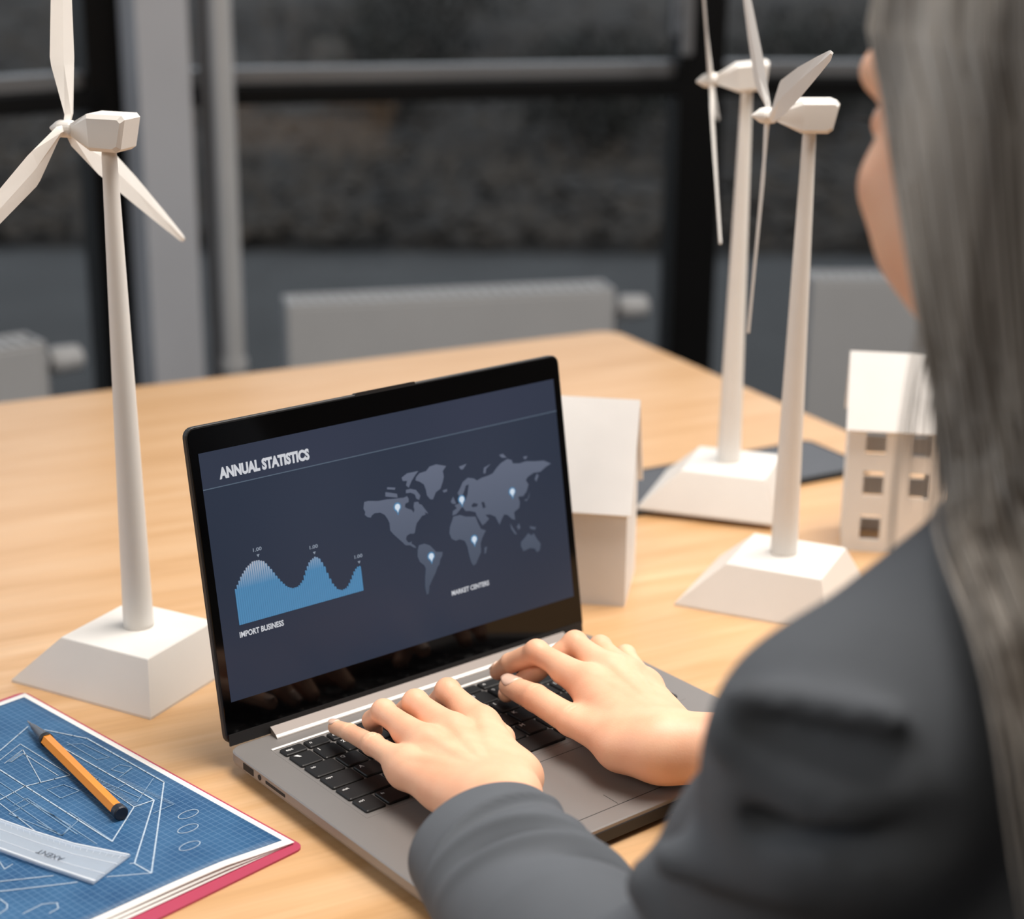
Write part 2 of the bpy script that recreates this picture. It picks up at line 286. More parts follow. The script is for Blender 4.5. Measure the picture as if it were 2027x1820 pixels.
CHART = [[12.8,74.7],[15.9,79.3],[20.2,85.4],[24.9,90.1],[30.3,93.3],[34.8,93.2],[39.1,91.3],[43.3,85.4],[47.5,78.5],[50.9,73.7],[54.4,69.6],[58.7,67.3],[63.4,67.5],[67.5,70.6],[71.8,78.7],[75.0,83.0],[80.1,85.5],[83.4,82.9],[86.7,76.2],[88.9,69.2],[91.7,62.6],[94.8,58.1],[98.3,56.4],[102.7,57.1],[105.9,60.6],[110.1,67.0],[113.2,70.0],[116.5,70.2]]
LINES = [[[[50.2,29.3],[68.4,63.3]],1],[[[63.1,23.6],[96.3,10.3],[187.3,10.7],[277.7,86.5],[260.2,86.5],[202.6,30.0],[94.9,30.0]],1],[[[202.6,30.0],[200.6,44.5],[227.2,80.1],[92.3,78.0]],1],[[[200.6,44.5],[106.3,39.5]],0.6],[[[129.3,100.7],[125.0,79.1],[133.4,49.4]],1],[[[80.5,70.7],[69.7,47.7],[132.6,48.9]],0.6],[[[86.9,70.8],[78.3,51.1],[127.6,68.2]],0.6],[[[88.4,66.8],[83.5,53.9],[128.6,55.1]],0.6],[[[258.2,88.4],[260.2,86.5]],0.8],[[[260.6,107.0],[277.7,86.5]],0.8],[[[217.1,154.5],[235.1,128.4]],0.8],[[[226.9,160.5],[252.2,122.8]],0.9],[[[132.9,102.9],[180.0,106.4]],0.6],[[[121.2,95.7],[193.0,98.2]],0.5],[[[149.5,106.1],[147.0,88.2],[191.3,86.8],[197.9,97.7],[149.5,106.1]],0.5],[[[142.3,98.4],[140.1,86.7],[222.9,88.5]],0.5],[[[139.5,71.0],[141.5,59.6],[156.5,56.9],[156.2,71.3],[139.5,71.0]],0.5],[[[94.2,25.4],[100.2,17.1],[131.2,15.5],[128.0,23.6],[91.0,23.3]],0.5],[[[141.2,40.6],[194.3,34.5]],0.5],[[[172.1,41.9],[171.1,31.1]],0.4],[[[196.6,39.2],[177.9,12.5]],0.4],[[[160.0,27.4],[155.8,14.2]],0.4],[[[146.9,25.3],[158.0,21.9],[154.4,13.2],[145.2,17.0],[146.9,25.3]],0.4],[[[234.1,164.9],[242.6,165.1],[246.7,167.7],[248.2,173.6]],0.7],[[[258.2,163.9],[257.6,150.8],[262.8,143.9],[268.5,146.7],[269.3,153.3]],0.7],[[[197.0,142.2],[206.8,144.8],[205.4,138.2]],0.6],[[[175.8,77.5],[225.9,79.3]],0.4],[[[171.6,99.2],[197.9,97.7],[188.6,78.4]],0.4],[[[216.4,40.6],[216.5,24.6]],0.4],[[[107.7,87.4],[203.5,90.2]],0.4]]
# ------------------------------------------------------------------ the setting
S = lambda name, mb, m, parent=None, smooth=False: struct(mb.build(name, m, parent, smooth))
fl = MB().box((-3.2, -2.2, -0.05), (3.2, 3.05, 0.0)); S('floor', fl, 'floor')
cl = MB().box((-3.2, -2.2, 2.8), (3.2, 3.6, 2.9)); S('ceiling', cl, 'ceiling')
S('wall_back', MB().box((-3.2, -2.3, 0), (3.2, -2.2, 2.8)), 'plaster')
S('wall_right', MB().box((3.2, -2.3, 0), (3.3, 3.0, 2.8)), 'plaster')
wl = MB(); wl.box((-3.3, -2.3, 0), (-3.2, 3.0, 0.9)); wl.box((-3.3, -2.3, 2.3), (-3.2, 3.0, 2.8)); wl.box((-3.3, -2.3, 0.9), (-3.2, 0.0, 2.3)); wl.box((-3.3, 1.9, 0.9), (-3.2, 3.0, 2.3))
S('wall_left', wl, 'plaster')
# window wall: three bays meeting at black posts
PL = [(-2.25, 1.73), (-0.69, 3.035), (0.335, 3.30), (2.9, 3.47)]
fl2 = MB(); 
for (ax, ay), (bx, by) in zip(PL[:-1], PL[1:]):
    fl2.add([(ax, min(ay, 3.05) - 0.02, -0.05), (bx, min(by, 3.05) - 0.02, -0.05), (bx, by + 0.02, -0.05), (ax, ay + 0.02, -0.05), (ax, min(ay, 3.05) - 0.02, 0), (bx, min(by, 3.05) - 0.02, 0), (bx, by + 0.02, 0), (ax, ay + 0.02, 0)],
            [(0, 3, 2, 1), (4, 5, 6, 7), (0, 1, 5, 4), (1, 2, 6, 5), (2, 3, 7, 6), (3, 0, 4, 7)])
def frame_tf(a, b):
    a, b = Vector((a[0], a[1], 0)), Vector((b[0], b[1], 0)); d = (b - a).normalized(); n = Vector((-d.y, d.x, 0))
    return (b - a).length, (lambda v: a + d * v[0] + n * v[1] + Vector((0, 0, v[2])))
for i in range(3):
    L, tf = frame_tf(PL[i], PL[i + 1])
    we = bpy.data.objects.new('window_%d' % (i + 1), None); C.objects.link(we); we['kind'] = 'structure'
    for nm, a, b in (('bottom_rail', (0, -0.02, 0.0), (L, 0.05, 0.07)), ('top_rail', (0, -0.02, 2.68), (L, 0.05, 2.8)), ('transom_bar', (0, -0.03, 0.953), (L, 0.05, 0.985))):
        MB().box(a, b, tf, 0.003).build(nm, 'black_frame', we)
    MB().box((0.03, 0.0, 0.985), (L - 0.03, 0.05, 1.012), tf, 0.003).build('reflection_band', 'grey_metal', we)  # grey strip painting the pale reflected band above the transom
    MB().box((0, 0.012, 0.07), (L, 0.018, 0.95), tf).build('lower_pane', 'window_glass', we)
    MB().box((0, 0.012, 0.985), (L, 0.018, 2.68), tf).build('upper_pane', 'window_glass', we)
for i, wd in ((0, 0.05), (1, 0.046), (2, 0.042), (3, 0.05)):
    x, y = PL[i]; a = math.radians((39, 27, 9, 4)[i])
    tf = lambda v: Vector((x, y, 0)) + Vector((v[0] * math.cos(a) - v[1] * math.sin(a), v[0] * math.sin(a) + v[1] * math.cos(a), v[2]))
    S('trim_%d' % (i + 1), MB().box((-wd, -0.035, 0), (wd, 0.06, 2.8), tf, 0.004), 'black_frame')
# small window handle on the middle post, grey
L, tf = frame_tf(PL[1], PL[2])
hb = MB(); hb.box((L - 0.062, -0.05, 1.06), (L - 0.042, -0.02, 1.17), tf, 0.003); hb.box((L - 0.060, -0.075, 1.075), (L - 0.044, -0.05, 1.09), tf, 0.002); hb.box((L - 0.061, -0.088, 1.03), (L - 0.043, -0.072, 1.14), tf, 0.004)
hd = hb.build('window_handle', 'grey_metal'); hd['label'] = 'grey lever handle on the window beside the right black post'; hd['category'] = 'window handle'

# outside: paving, leaf-littered ground rising behind, shrubs
pv = MB(); pv.add([(-8, 1.0, -0.06), (8, 1.0, -0.06), (8, 6.8, -0.06), (-8, 6.8, -0.06)], [(0, 1, 2, 3)])
M['paving'] = mat('paving', (64, 64, 64), 0.9, noise=0.25, nscale=3, bump=0.3, bscale=60)
M['litter'] = mat('litter', (58, 51, 44), 1.0, noise=1, nscale=3.0, rgb2=(34, 33, 32), bump=0.5, bscale=40)
M['gravel'] = mat('gravel', (80, 76, 72), 1.0, noise=1, nscale=2.2, rgb2=(58, 56, 55), bump=0.5, bscale=60)
S('ground', pv, 'paving')
xs = np.linspace(-14, 14, 70); ys = np.concatenate([np.linspace(6.8, 14, 50), np.linspace(14.4, 30, 24)])
V = []; 
for y in ys:
    for x in xs:
        z = -0.05 + 0.02 * math.sin(x * 5.1 + y * 3) + 0.03 * math.sin(x * 1.7 - y * 2.2) + max(0, y - 11) * 0.10
        V.append((x, y, z if y > 6.85 else -0.06))
nx = len(xs); Fc = [(j * nx + i, j * nx + i + 1, (j + 1) * nx + i + 1, (j + 1) * nx + i) for j in range(len(ys) - 1) for i in range(nx - 1)]
g = mesh('garden_ground', V, Fc, 'litter', smooth=True); g['kind'] = 'structure'
# fallen leaves on the ground: nobody could count them
lv, lf = [], []
for _ in range(9000):
    y = 6.8 + 8 * rng.random() ** 1.5; x = rng.uniform(-0.35, 0.35) * y * 1.3; z = -0.03 + max(0, y - 11) * 0.10 + rng.uniform(0, 0.05)
    a = rng.uniform(0, 6.28); r = rng.uniform(0.03, 0.07); tx, ty = rng.uniform(-0.5, 0.5, 2); k = len(lv)
    for j, (rr, da) in enumerate(((1, 0), (0.5, 1.2), (0.9, 3.14), (0.5, -1.2))):
        px, py = rr * r * math.cos(a + da), rr * r * math.sin(a + da); lv.append((x + px, y + py, z + tx * px + ty * py))
    lf.append((k, k + 1, k + 2, k + 3))
M['leaf_litter'] = mat('leaf_litter', (72, 60, 46), 0.9, noise=1, nscale=1.5, rgb2=(38, 35, 32))
lo = mesh('fallen_leaves', lv, lf, 'leaf_litter'); lo['kind'] = 'stuff'; lo['label'] = 'brown fallen leaves scattered on the dark ground outside the windows'; lo['category'] = 'leaves'
M['shrub_leaf'] = mat('shrub_leaf', (44, 45, 38), 0.9, noise=1, nscale=3, rgb2=(30, 30, 28))
M['bark'] = mat('bark', (62, 54, 46), 0.95, noise=0.3, nscale=12)
def shrub(x, y, z, r, h, label):
    t = thing('shrub', label, 'shrub', (x, y, z), 0, 'shrubs outside the windows')
    b = MB()
    for k in range(7):
        a = k * 0.9; b.tube((0.03 * math.cos(a), 0.03 * math.sin(a), -0.05), (r * 0.6 * math.cos(a), r * 0.6 * math.sin(a), h * 0.8), 0.014, 0.005, 6)
    b.build('stem', 'bark', t)
    v, f = [], []
    for _ in range(1500):
        d = rng.normal(size=3); d /= np.linalg.norm(d); q = d * rng.uniform(0.55, 1) * np.array([r, r, h * 0.5]) + np.array([0, 0, h * 0.55])
        u = rng.normal(size=3); u /= np.linalg.norm(u); w_ = np.cross(u, d); w_ /= np.linalg.norm(w_) + 1e-6; s = rng.uniform(0.02, 0.045); k = len(v)
        v += [tuple(q + u * s), tuple(q + w_ * s * 0.4), tuple(q - u * s), tuple(q - w_ * s * 0.4)]; f.append((k, k + 1, k + 2, k + 3))
    o = mesh('foliage', v, f, 'shrub_leaf', t); o['kind'] = 'stuff'
for x, y, r, h, lb in ((-0.75, 10.6, 0.55, 0.7, 'low dark shrub outside, seen left of the pale column'), (0.45, 9.6, 0.6, 0.62, 'low brown-green shrub outside, seen through the middle window'),
                       (-0.55, 13.4, 0.8, 0.9, 'larger dark shrub outside, high behind the middle window bar'), (1.75, 10.2, 0.6, 0.7, 'dark shrub outside, seen between the two right turbines and the hair')):
    shrub(x, y, -0.05 + max(0, y - 11) * 0.1, r, h, lb)

# pale column and heating pipe
cx, cy = -0.600, 2.985; a = math.radians(32)
tf = lambda v: Vector((cx, cy, 0)) + Vector((v[0] * math.cos(a) - v[1] * math.sin(a), v[0] * math.sin(a) + v[1] * math.cos(a), v[2]))
S('column', MB().box((-0.045, -0.04, 0), (0.045, 0.04, 2.8), tf, 0.004), 'column')
pp = MB().tube((-0.492, 3.0, 0), (-0.492, 3.0, 2.8), 0.019, n=20)
for z in (0.5, 1.3, 2.1): pp.tube((-0.492, 3.0, z), (-0.492, 3.0, z + 0.02), 0.023, n=20)
p = pp.build('heating_pipe', 'radiator', smooth=False); p['label'] = 'pale vertical pipe just right of the pale column'; p['category'] = 'pipe'
p2 = MB().tube((-0.525, 3.03, 0), (-0.525, 3.03, 2.8), 0.012, n=14).build('gap_upright', 'grey_metal'); p2['label'] = 'thin grey upright filling the dark gap between the pale column and the pale pipe'; p2['category'] = 'pipe'  # narrow grey tube set in the gap beside the column

# radiators
def radiator(a, b, label, knob=True):
    L, tf = frame_tf(a, b)
    t = thing('radiator', label, 'radiator', (0, 0, 0), 0, 'white panel radiators under the windows')
    z0, z1, dp = 0.12, 0.622, 0.075
    MB().box((0.004, 0, z0), (L - 0.004, 0.012, z1 - 0.006), tf, 0.003).build('front_panel', 'radiator', t)
    MB().box((0.004, dp - 0.012, z0), (L - 0.004, dp, z1 - 0.006), tf, 0.003).build('rear_panel', 'radiator', t)
    for x0 in (0, L - 0.006): MB().box((x0, -0.001, z0 + 0.01), (x0 + 0.006, dp + 0.001, z1), tf, 0.002).build('side_cover', 'radiator', t)
    gm = MB(); gm.box((0.006, 0.001, z1 - 0.006), (L - 0.006, 0.008, z1), tf, 0.001); gm.box((0.006, dp - 0.008, z1 - 0.006), (L - 0.006, dp - 0.001, z1), tf, 0.001)
    n = int(L / 0.02)
    for k in range(n): gm.box((0.01 + k * (L - 0.02) / n, 0.006, z1 - 0.006), (0.019 + k * (L - 0.02) / n, dp - 0.006, z1 - 0.002), tf)
    gm.build('top_grille', 'radiator', t)
    for x0 in (0.08, L - 0.12): MB().box((x0, 0.03, 0), (x0 + 0.03, 0.05, z0 + 0.03), tf, 0.002).build('foot', 'radiator', t)
    if knob:
        v = MB(); zc = z1 - 0.045
        v.tube(tf((L, 0.037, zc)), tf((L + 0.022, 0.037, zc)), 0.012, n=14); v.tube(tf((L + 0.011, 0.037, zc)), tf((L + 0.011, 0.037, 0.0)), 0.0075, n=12)
        v.build('valve', 'grey_metal', t)
        k = MB(); k.tube(tf((L + 0.02, 0.037, zc)), tf((L + 0.03, 0.037, zc)), 0.019, 0.023, 20); k.tube(tf((L + 0.03, 0.037, zc)), tf((L + 0.07, 0.037, zc)), 0.023, 0.021, 20); k.tube(tf((L + 0.07, 0.037, zc)), tf((L + 0.076, 0.037, zc)), 0.021, 0.014, 20)
        k.build('thermostat_knob', 'radiator', t)
RAD = [((-1.30, 2.27), (-0.745, 2.715)), ((-0.392, 2.985), (0.184, 3.135)), ((0.560, 3.235), (1.20, 3.262))]
radiator(*RAD[0], 'white panel radiator under the left window bay')
radiator(*RAD[1], 'white panel radiator under the middle window, right behind the far table edge')
radiator(*RAD[2], 'white panel radiator behind the tall toy house on the right')

# ------------------------------------------------------------------ table
TA = math.radians(27.4)
tb = thing('table', 'large light maple table carrying the laptop and the white models', 'table', (0.138, 2.353, 0), TA)
# local: x towards the left long edge is negative, y negative towards the sitter
top = MB(); outl = lambda z, i: [(p[0], p[1], z) for p in rrect(-1.9 + i, -1.37 + i, 0 - i, 0 - i, 0.03, z)]
top.loft([outl(T - 0.028, 0.003), outl(T - 0.025, 0), outl(T - 0.003, 0), outl(T, 0.003)])
top.build('tabletop', 'wood', tb)
for lx in (-1.82, -0.08):
    for ly in (-1.29, -0.08): MB().box((lx - 0.03, ly - 0.03, 0), (lx + 0.03, ly + 0.03, T - 0.028), ch=0.003).build('leg', 'black_frame', tb)
for ly in (-1.29, -0.08): MB().box((-1.79, ly - 0.02, T - 0.09), (-0.11, ly + 0.02, T - 0.028), ch=0.002).build('apron', 'black_frame', tb)

# ------------------------------------------------------------------ wind turbines
def turbine(x, y, base_rz, psi, beta, hz, tilt, cone_, label, HB=0.04, zb=0.0):
    t = thing('model_wind_turbine', label, 'model turbine', (x, y, T + zb), base_rz, 'white model wind turbines')
    # base: truncated block, wider at the foot (local axes along its sides)
    hw = 0.068; bx = 0.0
    b0 = [(-0.076, -0.0605), (0.0575, -0.0605), (0.0575, 0.062), (-0.076, 0.062)]; t0 = [(-0.037, -0.046), (0.0455, -0.046), (0.0455, 0.035), (-0.037, 0.035)]
    oy = 0.0
    bm = MB(); rg = lambda pts, z, s=1.0: [(p[0] * s, (p[1]) * s + oy, z) for p in pts]
    bm.loft([rg(b0, 0), rg(b0, 0.002), rg(t0, HB - 0.0008), rg(t0, HB, 0.985)]); bm.build('base', 'model_white', t)
    tw = MB(); tw.lathe([(0.0118, HB - 0.001), (0.0116, HB + 0.004), (0.0054, hz - 0.018), (0.0050, hz - 0.0125)], 40).build('tower', 'model_white', t, True)
    # head (nacelle): side profile lofted across its width, nose direction psi
    a = psi - base_rz
    def hf(v):      # v = (along nose, sideways, up), tilted
        n = Vector((math.cos(a) * math.cos(tilt), math.sin(a) * math.cos(tilt), math.sin(tilt))); s = Vector((-math.sin(a), math.cos(a), 0)); u = n.cross(s)
        if u.z < 0: u = -u
        return Vector((0, 0, hz)) + n * v[0] + s * v[1] + u * v[2]
    prof = [(0.028, 0.0055), (0.014, 0.0140), (-0.024, 0.0150), (-0.0275, 0.0120), (-0.0225, -0.0125), (-0.019, -0.0155), (0.008, -0.0150), (0.028, -0.0055)]
    prof = [(0.0275, 0.0045), (0.028, 0.0), (0.0275, -0.0045), (0.0090, -0.0128), (-0.0120, -0.0130), (-0.0160, -0.0105), (-0.0205, 0.0100), (-0.0180, 0.0128), (0.0100, 0.0128)]
    wd = lambda x_: 0.0055 + 0.0075 * min(1, max(0, (0.0275 - x_) / 0.018))
    rings = []
    for s_, ins in ((-1.0, 0.0035), (-0.78, 0.0), (0.78, 0.0), (1.0, 0.0035)):
        r = []
        for (px, pz) in prof:
            l = math.hypot(px, pz) + 1e-9; r.append((px * (1 - ins / 0.028), s_ * wd(px), pz * (1 - ins / 0.016)))
        rings.append(r)
    nb_ = MB().loft(rings, caps=False, tf=hf); n0 = 3 * len(prof)
    nb_.f += [(8, 0, 1, 2, 3)[::-1], (3, 4, 5, 6, 7, 8)[::-1], tuple(n0 + i for i in (8, 0, 1, 2, 3)), tuple(n0 + i for i in (3, 4, 5, 6, 7, 8))]; nb_.build('nacelle', 'model_white', t)
    e0 = 0.034
    hb = MB(); seg = []
    for xx, rr in ((0.027, 0.0045), (0.029, 0.0062), (0.0385, 0.0062), (0.041, 0.0052), (0.047, 0.0008)):
        seg.append([(xx, rr * math.cos(2 * math.pi * k / 20), rr * math.sin(2 * math.pi * k / 20)) for k in range(20)])
    hb.loft(seg, tf=hf).build('hub', 'model_white', t)
    LB = 0.187
    for k in range(3):
        g = beta + k * 2 * math.pi / 3
        # blade outline: r along blade, q across (trailing side bulges)
        ol = [(0.003, -0.0050, 0.0030), (0.010, -0.0085, 0.0010), (0.044, -0.0115, 0.0130), (0.050, -0.0120, 0.0140), (0.10, -0.0118, 0.0095), (0.15, -0.0108, 0.0025), (LB - 0.006, -0.0098, -0.0024), (LB - 0.002, -0.0088, -0.0034), (LB, -0.0072, -0.0050)]
        rings = []
        for r_, q0, q1 in ol:
            th = 0.0012 if r_ > 0.02 else 0.0022; tw_ = math.radians(6)
            pts = []
            for q, d in ((q0, 0), ((q0 + q1) / 2, th), (q1, 0), ((q0 + q1) / 2, -th)):
                qq, dd = q * math.cos(tw_) - d * math.sin(tw_), q * math.sin(tw_) + d * math.cos(tw_)
                # rotor axes: up', side' (side = s); coordinates in head frame
                R1 = r_ * math.cos(cone_)
                pts.append((e0 + dd + r_ * math.sin(cone_), R1 * math.sin(g) + qq * math.cos(g) * SGN, R1 * math.cos(g) - qq * math.sin(g) * SGN))
            rings.append(pts)
        MB().loft(rings, tf=hf).build('blade', 'model_white', t)
    return t
SGN = 1
turbine(-0.2849, 1.2388, math.radians(-27.5), 2.80, -0.052, 0.4155 , 0, 0, 'white model wind turbine standing left of the laptop')
SGN = -1
turbine(0.2334, 1.4055, math.radians(-24.5), 3.231, -0.906, 0.4105, 0, 0, 'white model wind turbine on the right, the nearer of the pair')
turbine(0.2126, 1.6394, math.radians(-18.5), 3.022, 0.179, 0.4105, -0.123, 0.0, 'white model wind turbine standing on the dark tablet', zb=0.006)

# ------------------------------------------------------------------ dark tablet
ta = math.radians(29.6)
tt = thing('tablet', 'dark grey tablet with black edge lying under the rear turbine', 'tablet', (0.325, 1.84, T), ta)
r0 = lambda z, i, r=0.008: rrect(-0.30 + i, -0.108 + i, -i, -i, r, z)
MB().loft([r0(0.0, 0.001), r0(0.001, 0), r0(0.0045, 0), r0(0.0055, 0.001)]).build('body', 'rubber', tt)
MB().loft([r0(0.0054, 0.006, 0.004), r0(0.0058, 0.006, 0.004)]).build('screen', 'dark_grey', tt)

# ------------------------------------------------------------------ card houses
def wall_grid(xs, zs, holes, y0, y1, tf):          # slab in x-z with rectangular holes at grid cells
    m = MB(); nx, nz = len(xs) - 1, len(zs) - 1
    solid = lambda i, j: 0 <= i < nx and 0 <= j < nz and (i, j) not in holes
    for i in range(nx):
        for j in range(nz):
            if not solid(i, j): continue
            x0, x1, z0, z1 = xs[i], xs[i + 1], zs[j], zs[j + 1]
            m.add([(x0, y0, z0), (x1, y0, z0), (x1, y0, z1), (x0, y0, z1)], [(0, 1, 2, 3)], tf)
            m.add([(x0, y1, z0), (x1, y1, z0), (x1, y1, z1), (x0, y1, z1)], [(3, 2, 1, 0)], tf)
            if not solid(i - 1, j): m.add([(x0, y0, z0), (x0, y1, z0), (x0, y1, z1), (x0, y0, z1)], [(3, 2, 1, 0)], tf)
            if not solid(i + 1, j): m.add([(x1, y0, z0), (x1, y1, z0), (x1, y1, z1), (x1, y0, z1)], [(0, 1, 2, 3)], tf)
            if not solid(i, j - 1): m.add([(x0, y0, z0), (x1, y0, z0), (x1, y1, z0), (x0, y1, z0)], [(3, 2, 1, 0)], tf)
            if not solid(i, j + 1): m.add([(x0, y0, z1), (x1, y0, z1), (x1, y1, z1), (x0, y1, z1)], [(0, 1, 2, 3)], tf)
    return m
def house(loc, rz, W, D, H, RH, label, holes, xs, zs, ov=0.003, ef=0.006):
    t = thing('toy_house', label, 'toy house', loc, rz, 'white card houses')
    w_ = 0.003; I = lambda v: v
    wall_grid(xs, zs, holes, 0, w_, I).build('front_wall', 'card_white', t)
    hb = {(i_, j_) for i_ in (1, 2, 3) for j_ in (1, 3, 5)} if holes else set()
    wall_grid(xs, zs, hb, D - w_, D, I).build('back_wall', 'card_white', t)
    for x0 in (0, W - w_):
        pr = [(w_, 0), (D - w_, 0), (D - w_, H), (D / 2, H + RH - 0.003), (w_, H)]
        MB().loft([[(x0, a, b) for a, b in pr], [(x0 + w_, a, b) for a, b in pr]]).build('side_wall', 'card_white', t)
    sl = RH / (D / 2)
    for s in (0, 1):
        y_e = -ef; z_e = H - ef * sl
        q = [(y_e, z_e), (D / 2, H + RH), (D / 2, H + RH + 0.003), (y_e - 0.002, z_e + 0.0015)]
        if s: q = [(D - a, b) for a, b in q]
        MB().loft([[(-ov, a, b) for a, b in q], [(W + ov, a, b) for a, b in q]]).build('roof_slope', 'card_white', t)
    return t
a = math.radians(-9.5)
house((0.0965 - 0.10 * math.cos(a), 1.3779 - 0.10 * math.sin(a), T), a, 0.10, 0.085, 0.094, 0.074, 'plain white card house without windows behind the laptop', set(), [0, 0.10], [0, 0.094], ov=0.004)
a = math.radians(-9.0)
house((0.3046, 1.517, T), a, 0.092, 0.062, 0.127, 0.052, 'tall white card house with five square windows beside the grey hair', {(1, 1), (1, 3), (3, 3), (1, 5), (3, 5)},
      [0, 0.0155, 0.0335, 0.0565, 0.0745, 0.092], [0, 0.012, 0.036, 0.054, 0.078, 0.094, 0.118, 0.127])

# ------------------------------------------------------------------ papers, pen, ruler
PA = math.atan2(-0.6802, 0.7331)
PO = (-0.3632, 1.195)
fo = MB(); ro = lambda z, i=0: [(p[0], p[1], z) for p in rrect(-0.006 + i, -0.225 + i, 0.317 - i, 0.003 - i, 0.007, z)]
fo.loft([ro(0.0), ro(0.0015)])
f_ = fo.build('folder', 'pink'); f_.location = (PO[0], PO[1], T); f_.rotation_euler = (0, 0, PA)
f_['label'] = 'pink folder lying under the blueprint at the left table edge'; f_['category'] = 'folder'
# sheets: local x along the far right edge, y negative towards the lower left
def sheet_xy(u, v, sk): return (u - sk * max(0, (u / 0.31)) * (v / 0.126) ** 1.0, -v)
def sheet(name, w0, z0, sk, lift, m, x0=0.0, y0=0.0, th=0.0003, x1=None, y1=0.215):
    nu, nv = 40, 26; x1 = w0 if x1 is None else x1; V = []; F = []
    for lay in (0, 1):
        for j in range(nv + 1):
            for i in range(nu + 1):
                u = x0 + (x1 - x0) * i / nu; v = y0 + (y1 - y0) * j / nv
                X, Y = sheet_xy(u, v, sk)
                e = max(0, (u - 0.2) / 0.11); z = z0 + lift * e * e * min(1, v / 0.05) * (0.6 + 0.4 * math.sin(v * 28)) + (th if lay else 0)
                V.append((X, Y, z))
    n = (nu + 1) * (nv + 1); W_ = nu + 1
    for j in range(nv):
        for i in range(nu):
            a_ = j * W_ + i; F.append((a_, a_ + 1, a_ + W_ + 1, a_ + W_)[::1]); F.append((n + a_, n + a_ + W_, n + a_ + W_ + 1, n + a_ + 1))
    for i in range(nu):
        F.append((i, n + i, n + i + 1, i + 1)); b_ = nv * W_ + i; F.append((b_, b_ + 1, n + b_ + 1, n + b_))
    for j in range(nv):
        c_ = j * W_; F.append((c_, c_ + W_, n + c_ + W_, n + c_)); d_ = c_ + nu; F.append((d_, n + d_, n + d_ + W_, d_ + W_))
    return mesh(name, V, F, m, None, True)
def at_paper(o): o.location = (PO[0], PO[1], T); o.rotation_euler = (0, 0, PA)
s1 = sheet('paper_sheet', 0.309, 0.0016, 0.004, 0.0006, 'paper', y0=0.001); at_paper(s1); s1['label'] = 'blank white sheet lying directly on the pink folder'; s1['category'] = 'paper'
s2 = sheet('paper_sheet', 0.3095, 0.0022, 0.007, 0.0020, 'paper', y0=0.0005); at_paper(s2); s2['label'] = 'white sheet between the blueprint and the lowest sheet, edge curling'; s2['category'] = 'paper'
bp = bpy.data.objects.new('blueprint', None); C.objects.link(bp); at_paper(bp); bp['label'] = 'blue architectural blueprint on white-edged paper under the orange pen'; bp['category'] = 'blueprint'
SK, LF, Z0 = 0.010, 0.0036, 0.0028
o = sheet('sheet', 0.310, Z0, SK, LF, 'paper'); o.parent = bp
o = sheet('print_area', 0.3035, Z0 + 0.00035, SK, LF, 'blueprint', x0=0.0055, y0=0.0042, th=0.00005, y1=0.21); o.parent = bp
def pz(u, v):
    e = max(0, (u - 0.2) / 0.11); return Z0 + 0.00045 + LF * e * e * min(1, v / 0.05) * (0.6 + 0.4 * math.sin(v * 28))
def ribbon(mb, pts, wd):
    P2 = []
    for (a_, b_) in zip(pts[:-1], pts[1:]):
        n = max(1, int(math.dist(a_, b_) / 0.01)); P2 += [(a_[0] + (b_[0] - a_[0]) * k / n, a_[1] + (b_[1] - a_[1]) * k / n) for k in range(n)]
    P2.append(pts[-1])
    for (a_, b_) in zip(P2[:-1], P2[1:]):
        d = math.dist(a_, b_) or 1; nx_, ny_ = -(b_[1] - a_[1]) / d * wd / 2, (b_[0] - a_[0]) / d * wd / 2; ex_, ey_ = (b_[0] - a_[0]) / d * wd / 3, (b_[1] - a_[1]) / d * wd / 3
        q = [(a_[0] + nx_ - ex_, a_[1] + ny_ - ey_), (b_[0] + nx_ + ex_, b_[1] + ny_ + ey_), (b_[0] - nx_ + ex_, b_[1] - ny_ + ey_), (a_[0] - nx_ - ex_, a_[1] - ny_ - ey_)]
        mb.add([(u, -v, pz(u, v) + 0.00035) for u, v in q], [(0, 1, 2, 3)])
bold, soft = MB(), MB()
for pts, wt in LINES:
    ribbon(bold if wt > 0.55 else soft, [(p[0] / 1000, p[1] / 1000) for p in pts], 0.0010 * wt if wt > 0.55 else 0.0006)
for cx_, cy_ in ((0.2342, 0.0258), (0.2493, 0.0375), (0.2684, 0.0505)):
    ribbon(bold, [(cx_ + 0.0042 * math.cos(k * math.pi / 12) , cy_ + 0.0075 * math.sin(k * math.pi / 12)) for k in range(25)], 0.00055)
def hatch(p0, p1, q, n):     # comb ticks along p0-p1, offset vector q
    for k in range(n):
        f = (k + 0.5) / n; x_, y_ = p0[0] + (p1[0] - p0[0]) * f, p0[1] + (p1[1] - p0[1]) * f; ribbon(soft, [(x_, y_), (x_ + q[0], y_ + q[1])], 0.0004)
def zp(i, j): return (LINES[i][0][j][0] / 1000, LINES[i][0][j][1] / 1000)
hatch(zp(3, 0), zp(3, 1), (0.003, -0.0042), 46)
hatch((0.16, 0.03), (0.215, 0.026), (0.002, -0.003), 30)
hatch(zp(7, 0), zp(7, 1), (-0.003, 0.002), 16)
bold.build('bold_lines', 'print_line', bp); so_ = soft.build('fine_lines', 'print_line_soft', bp); so_['kind'] = 'stuff'

